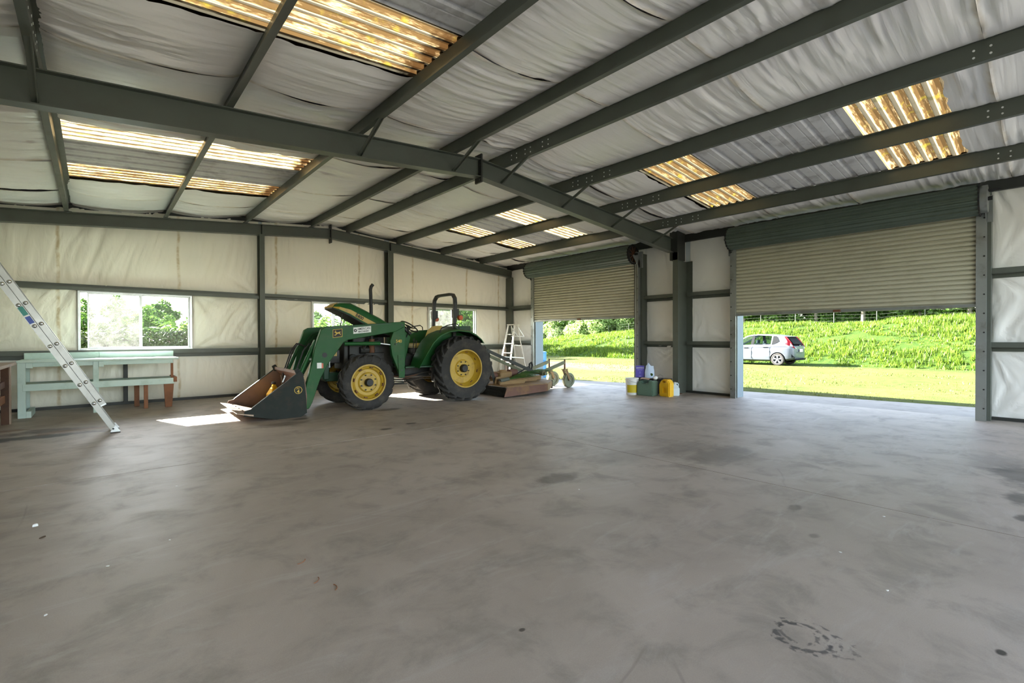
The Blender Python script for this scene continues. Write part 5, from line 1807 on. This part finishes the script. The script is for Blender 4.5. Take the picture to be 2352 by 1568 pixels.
wbx('bench_top', -1.0, 1.245, 11.44, 12.36, .935, .97)
wbx('back_board', -.97, .06, 12.33, 12.355, .97, 1.085)
wbx('back_board', .063, 1.25, 12.33, 12.355, .97, 1.085)
wbx('top_apron', -.90, 1.16, 11.50, 11.53, .86, .935)
wbx('shelf', -.93, 1.19, 11.49, 12.1, .545, .57)
wbx('shelf_apron', -.925, 1.175, 11.465, 11.49, .455, .572)
wbx('leg', -.985, -.885, 11.47, 11.52, 0, .935)
wbx('leg', -.03, .05, 11.49, 11.54, 0, .935)
wbx('leg', -.98, -.89, 12.2, 12.25, 0, .935)
wbx('leg', -.03, .05, 12.2, 12.25, 0, .935)
MB().prism([(1.03 - WBX, 0), (1.14 - WBX, 0), (1.17 - WBX, .455), (1.01 - WBX, .455)], 'y', 11.50 - WBY, 11.55 - WBY).build('leg', MAT['wood'], WB, bevel=.004)
wbx('leg', 1.125, 1.165, 11.52, 11.57, .455, .935, 'wood')
wbx('leg', .70, .765, 11.52, 11.56, 0, .455, 'wood')
wbx('leg', .58, .66, 12.02, 12.07, 0, .545, 'wood')
wbx('cross_piece', 1.16, 1.22, 11.46, 12.1, .49, .59, 'wood')
wbx('corner_block', -.885, -.80, 11.465, 11.499, .84, .934)
wbx('corner_block', .05, .12, 11.465, 11.499, .83, .934)
wbx('sled_foot', -.885, -.82, 11.47, 12.2, 0, .11)
wbx('stud', .43, .50, 12.44, 12.5, .055, .93, 'steel_dark')

# ------------------------------------------------------------------ rough timber bench along the side wall
TB = thing('timber_bench', 'rough dark timber workbench with plank shelves along the side wall', 'workbench', (-1.35, 10.4, 0))


def tb(name, x0, x1, y0, y1, z0, z1, mat='wood_d'):
    return MB().box(x0 + 1.35, x1 + 1.35, y0 - 10.4, y1 - 10.4, z0, z1).build(name, MAT[mat], TB, bevel=.004)


for k in range(3):
    tb('top_plank', -1.70 + .24 * k, -1.465 + .24 * k, 9.35, 11.40, .91, .955, 'wood_l')
for y0 in (10.80, 9.45):
    tb('post', -1.11, -1.02, y0, y0 + .09, 0, .91)
    tb('post', -1.70, -1.61, y0, y0 + .09, 0, .91)
tb('edge_board', -1.02, -1.0, 10.80, 10.89, 0, .91, 'wood_l')
for z in (.68, .44):
    for k in range(2):
        tb('shelf_plank', -1.62 + .26 * k, -1.37 + .26 * k, 9.36, 10.79, z, z + .04, 'wood')
    tb('shelf_rail', -1.10, -1.06, 9.35, 11.2, z - .10, z + (.02 if z < .5 else -.0), 'wood' if z < .5 else 'wood_d')
tb('end_post', -1.13, -1.05, 11.30, 11.38, 0, .91)
tb('back_panel', -1.70, -1.68, 9.4, 11.4, .05, .9)

# ------------------------------------------------------------------ step ladder in the corner
MAT['alu_old'] = paint('chalky_aluminium', '#b5b1a6', 0.6, 0.1, 0.12, 8.0, '#8a8478', 0.4)
SLc = Vector((9.95, 11.33, 0))
SL = thing('step_ladder', 'white aluminium step ladder standing open in the corner behind the mower', 'step ladder', SLc)
SW0, SW1, SHT = .25, .155, 1.74


def sl_pt(front, side, z):
    f = z / SHT
    x = (-.42 if front else .42) * (1 - f) + (-.06 if front else .06) * f
    return Vector((x, side * (SW0 * (1 - f) + SW1 * f), z))


for s in (1, -1):
    MB().bar(sl_pt(True, s, 0.0), sl_pt(True, s, SHT), .025, .065, up=(0, 1, 0)).build('front_rail', MAT['alu_old'], SL, bevel=.004)
    MB().bar(sl_pt(False, s * .92, 0.0), sl_pt(False, s * .92, SHT - .02), .022, .035, up=(0, 1, 0)).build('rear_rail', MAT['alu_old'], SL, bevel=.003)
    MB().bar(sl_pt(True, s, .75) + Vector((0, s * .02, 0)), sl_pt(False, s * .92, .70) + Vector((0, s * .02, 0)), .004, .022).build('spreader', MAT['alu'], SL)
for z in (.29, .58, .87, 1.16, 1.45):
    a, b = sl_pt(True, 1, z), sl_pt(True, -1, z)
    MB().bar(a + Vector((.01, 0, 0)), b + Vector((.01, 0, 0)), .085, .022, up=(0, 0, 1)).build('step', MAT['alu_old'], SL, bevel=.003)
for z in (.45, 1.1):
    MB().bar(sl_pt(False, .92, z), sl_pt(False, -.92, z), .02, .03).build('rear_brace', MAT['alu_white'], SL)
MB().box(-.10, .10, -.19, .19, SHT, SHT + .03).build('top_cap', MAT['alu_old'], SL, bevel=.008)
MB().box(.06, .34, -.16, .16, 1.38, 1.395).build('bucket_shelf', MAT['alu_white'], SL, bevel=.003)
for s in (1, -1):
    MB().bar((.06, s * .15, 1.70), (.33, s * .15, 1.395), .012, .02).build('shelf_arm', MAT['alu_white'], SL)

# timber offcut leaning in the corner
_pa = Vector((10.02, 11.72, .02))
_pb = Vector((10.36, 12.22, 1.05))
tp = MB().bar((0, 0, 0), _pb - _pa, .09, .035, up=(0, 1, 0)).build('timber_offcut', MAT['wood_l'])
tp.location = _pa
tag(tp, 'brown timber offcut leaning on the gable wall behind the step ladder', 'plank')

# ------------------------------------------------------------------ containers beside the column
MAT['pail'] = paint('white_plastic', '#e2e3df', 0.4, 0, 0.04, 4.0, '#b9b5a8', 0.3)
MAT['label_y'] = paint('yellow_label', '#c6b21f', 0.5, 0, 0.08, 6.0)
MAT['dgreen'] = paint('dark_green_plastic', '#5c7465', 0.45, 0, 0.1, 4.0, '#2f3b33', 0.35)
MAT['tub'] = paint('black_plastic', '#2a2c2d', 0.45, 0, 0.15, 4.0, '#55524c', 0.3)
MAT['purple'] = paint('purple_carton', '#5a4fb0', 0.5, 0, 0.05, 4.0)
MAT['lilac'] = paint('lilac_print', '#8a82cc', 0.5, 0, 0.05, 4.0)
MAT['bag'] = paint('pale_blue_bag', '#c2d3ea', 0.45, 0, 0.06, 5.0, '#93a8cf', 0.4)
MAT['card'] = paint('cardboard', '#b79a7c', 0.8, 0, 0.12, 6.0)
MAT['ywj'] = paint('yellow_jerry_plastic', '#e0ad18', 0.4, 0, 0.06, 4.0, '#a87c14', 0.3)
MAT['milk'] = paint('pale_jug_plastic', '#cbd8dc', 0.35, 0, 0.05, 4.0)

P = thing('plastic_pail', 'white plastic pail with a yellow label beside the steel column', 'pail', (9.50, 6.58, 0))
MB().lathe([(0, 0), (.128, 0), (.132, .01), (.147, .31), (.153, .315), (.153, .33), (.149, .335), (.150, .36), (.157, .365), (.157, .385), (.149, .39), (.140, .385), (.126, .02), (0, .02)], (0, 0, 0), 'z', 40).build('pail_body', MAT['pail'], P, smooth=35)
lab = MB()
for a0 in np.linspace(math.radians(165), math.radians(285), 18)[:-1]:
    a1 = a0 + math.radians(120) / 17
    r0, r1 = .1365, .1445
    lab.add([(r0 * math.cos(a0), r0 * math.sin(a0), .055), (r0 * math.cos(a1), r0 * math.sin(a1), .055), (r1 * math.cos(a1), r1 * math.sin(a1), .235), (r1 * math.cos(a0), r1 * math.sin(a0), .235)], [(0, 1, 2, 3)])
lab.build('label', MAT['label_y'], P)
MB().tube([(.152 * math.cos(a), .152 * math.sin(a), .34 - .06 * math.sin((a - 3.3) / 3.14 * math.pi)) for a in np.linspace(3.3, 6.44, 14)], .004, 6).build('handle', MAT['galv'], P)

G = thing('jerry_can', 'dark green plastic jerry can with papers on top, between pail and yellow can', 'jerry can', (9.62, 6.24, 0), math.radians(6))
gprof = [(-.20, 0), (.20, 0), (.20, .25), (.16, .335), (.10, .345), (.08, .28), (-.07, .28), (-.09, .345), (-.19, .345), (-.20, .30)]
MB().prism(gprof, 'x', -.14, .14).build('can_body', MAT['dgreen'], G, bevel=.018, seg=2)
MB().bar((0, -.10, .335), (0, .11, .335), .06, .03).build('handle', MAT['dgreen'], G, bevel=.008)
MB().cyl((0, .15, .335), (0, .17, .375), .028, n=14).build('cap', MAT['tub'], G)

Yc = thing('jerry_can', 'bright yellow plastic jerry can in front of the steel column', 'jerry can', (9.75, 5.83, 0), math.radians(-9))
yprof = [(-.145, 0), (.145, 0), (.15, .26), (.12, .32), (.06, .385), (-.03, .395), (-.10, .38), (-.145, .30)]
yb = MB().prism(yprof, 'x', -.085, .085).build('can_body', MAT['ywj'], Yc, bevel=.02, seg=2)
cut(yb, [MB().box(-.2, -.045, -.075, .045, .08, .20).build('c', MAT['ywj'], Yc), MB().box(-.2, .2, -.045, .055, .31, .355).build('c', MAT['ywj'], Yc)])
yb.data.materials.clear()
yb.data.materials.append(MAT['ywj'])
MB().cyl((0, .09, .345), (0, .12, .40), .026, n=14).build('cap', MAT['tub'], Yc)

Jg = thing('plastic_jug', 'small pale plastic jug tucked behind the yellow jerry can', 'jug', (10.06, 5.80, 0), math.radians(-50))
MB().loft([[(x * s, y * s, z) for x, y in ((-.09, -.09), (.09, -.09), (.09, .09), (-.09, .09))] for z, s in ((0, .95), (.015, 1), (.17, 1), (.235, .55), (.26, .28), (.285, .28))]).build('jug_body', MAT['milk'], Jg, bevel=.014, seg=2)
MB().tube([(.02, .03, .26), (.06, .07, .285), (.09, .08, .25), (.085, .08, .18)], .013, 8).build('handle', MAT['milk'], Jg, smooth=60)
MB().cyl((0, 0, .285), (0, 0, .305), .028, n=14).build('cap', MAT['pail'], Jg)

Tb = thing('storage_tub', 'black plastic tub with rimmed lid against the wall behind the jerry cans', 'tub', (10.20, 6.48, 0))
MB().loft([[(x, y, z) for x, y in ((-.15 * s, -.42 * s), (.15 * s, -.42 * s), (.15 * s, .42 * s), (-.15 * s, .42 * s))] for z, s in ((0, .92), (.33, 1))]).build('tub_body', MAT['tub'], Tb, bevel=.012)
MB().box(-.17, .17, -.44, .44, .33, .355).build('lid', MAT['tub'], Tb, bevel=.008)
MB().tube([(-.02, -.30, .35), (-.02, -.30, .42), (-.02, -.22, .45), (-.02, -.15, .40), (-.02, -.12, .355)], .003, 6).build('wire_handle', MAT['galv'], Tb)

Bx = thing('carton', 'purple carton with white print standing on the black tub', 'carton', (10.16, 6.80, .357), math.radians(33))
MB().box(-.055, .055, -.105, .105, 0, .285).build('carton_body', MAT['purple'], Bx, bevel=.003)
pm = Matrix.Translation((-.0562, 0, .235)) @ Matrix(((0, 0, -1, 0), (-1, 0, 0, 0), (0, 1, 0, 0), (0, 0, 0, 1)))
text_mesh('print', 'splashdeck', .042, MAT['white'], Bx, pm, bold=.0006, depth=.0004)
for z, w, h in ((.193, .075, .010), (.178, .06, .006), (.13, .012, .022), (.10, .02, .008), (.03, .03, .022)):
    MB().box(-.0566, -.055, -w, w, z - h / 2, z + h / 2).build('print', MAT['lilac'], Bx)

Bg = thing('plastic_bag', 'pale blue plastic bag with torn peaked top on the black tub', 'bag', (10.18, 6.54, .357), math.radians(33))
u, v = np.meshgrid(np.linspace(0, 1, 13), np.linspace(0, 2 * np.pi, 25), indexing='ij')
wd = .115 * (1 - .25 * u ** 2)
dp = .055 * (1 - .85 * u ** 2.2)
hgt = .29 + .075 * np.exp(-((np.sin(v) - .35) / .4) ** 2)
X = np.cos(v) * dp * (1 + .12 * (vnoise(u * 4, v * 2, 3) - .5))
Yv = np.sin(v) * wd * (1 + .10 * (vnoise(u * 5, v * 3, 4) - .5))
grid_mesh('bag_body', MAT['bag'], Bg, np.stack([X, Yv, u * hgt], -1), 12, 24)
MB().lathe([(0, 0), (.035, 0), (.035, .001), (0, .001)], (-.052, -.04, .08), 'x', 14).build('print_spot', MAT['leaf_dark'], Bg)
pm = Matrix.Translation((-.062, 0, .20)) @ Matrix(((0, 0, -1, 0), (-1, 0, 0, 0), (0, 1, 0, 0), (0, 0, 0, 1)))

# papers on the green can
pc = grid_mesh('paper_sheet', MAT['card'], None, np.stack(np.broadcast_arrays(np.linspace(-.13, .13, 7)[:, None], np.linspace(-.10, .10, 7)[None, :], .012 * vnoise(np.linspace(0, 3, 7)[:, None] + 0 * np.zeros((1, 7)), np.linspace(0, 3, 7)[None, :] + np.zeros((7, 1)), 5)), -1).astype(float), 6, 6)
pc.location = (9.62, 6.30, .378)
pc.rotation_euler = (.06, -.05, .4)
tag(pc, 'brown cardboard sheet lying on the dark green jerry can', 'cardboard')
u, v = np.meshgrid(np.linspace(0, np.pi, 10), np.linspace(0, 2 * np.pi, 15), indexing='ij')
r = .05 * (.7 + .6 * vnoise(u * 3, np.cos(v) * 3 + np.sin(v) * 2, 9))
cp = grid_mesh('crumpled_paper', MAT['pail'], None, np.stack([r * np.sin(u) * np.cos(v), r * np.sin(u) * np.sin(v), .04 + r * .8 * np.cos(u)], -1), 9, 14)
cp.location = (9.66, 6.06, .372)
tag(cp, 'crumpled white paper on the shoulder of the dark green jerry can', 'paper')

# hoist chain hanging beside the corner door
hc = MB()
for k in range(70):
    z = 3.24 - k * .04
    for dx in (-.05, .05):
        if k % 2:
            hc.box(10.44 + dx - .003, 10.44 + dx + .003, D1[0] - .08, D1[0] - .068, z - .04, z)
        else:
            hc.box(10.44 + dx - .007, 10.44 + dx + .007, D1[0] - .077, D1[0] - .071, z - .04, z)
tag(hc.build('hoist_chain', MAT['chain'], door1), None, None, None, 'stuff')

# ------------------------------------------------------------------ litter on the floor
MAT['leafdry'] = paint('dry_leaf', '#4c3b2c', .8, 0, .2, 9)


def bit(name, px, py, sx, sy, h, mat, label, cat, rz=0.3, group=None):
    q = on_floor(px, py)
    rr = random.Random(px)
    n = 7
    pts = [(math.cos(2 * math.pi * k / n) * sx * rr.uniform(.6, 1), math.sin(2 * math.pi * k / n) * sy * rr.uniform(.6, 1)) for k in range(n)]
    o = MB().loft([[(x, y, 0) for x, y in pts], [(x * .9, y * .9, h * rr.uniform(.6, 1)) for x, y in pts], [(x * .4, y * .4, h) for x, y in pts]]).build(name, mat)
    o.location = (q.x, q.y, .0005)
    o.rotation_euler = (0, 0, rz)
    tag(o, label, cat, group)


bit('plaster_lump', 82, 1208, .022, .016, .018, MAT['pail'], 'small white lump of plaster on the bare floor beside a dry leaf', 'lump')
bit('dry_leaf', 98, 1234, .028, .012, .006, MAT['leafdry'], 'small dark dry leaf on the floor beside the white lump', 'leaf', .8)
for px, py in ((247, 1300), (405, 1116), (390, 1240), (2038, 1356), (1930, 1268), (1330, 1124), (105, 1412), (2030, 1186)):
    bit('paper_scrap', px, py, .012, .008, .003, MAT['pail'], 'tiny white scrap on the concrete floor', 'scrap', px * .1, 'white scraps on the floor')
for px, py in ((723, 1333), (765, 1350), (690, 1290)):
    q = on_floor(px, py)
    o = MB().tube([(.035 * math.cos(a), .02 * math.sin(a), .003) for a in np.linspace(3.4, 5.9, 9)], .0022, 5).build('wood_shaving', MAT['wood'])
    o.location = q
    o.rotation_euler = (0, 0, px * .01)
    tag(o, 'thin curled brown shaving on the concrete floor', 'shaving', 'shavings on the floor')
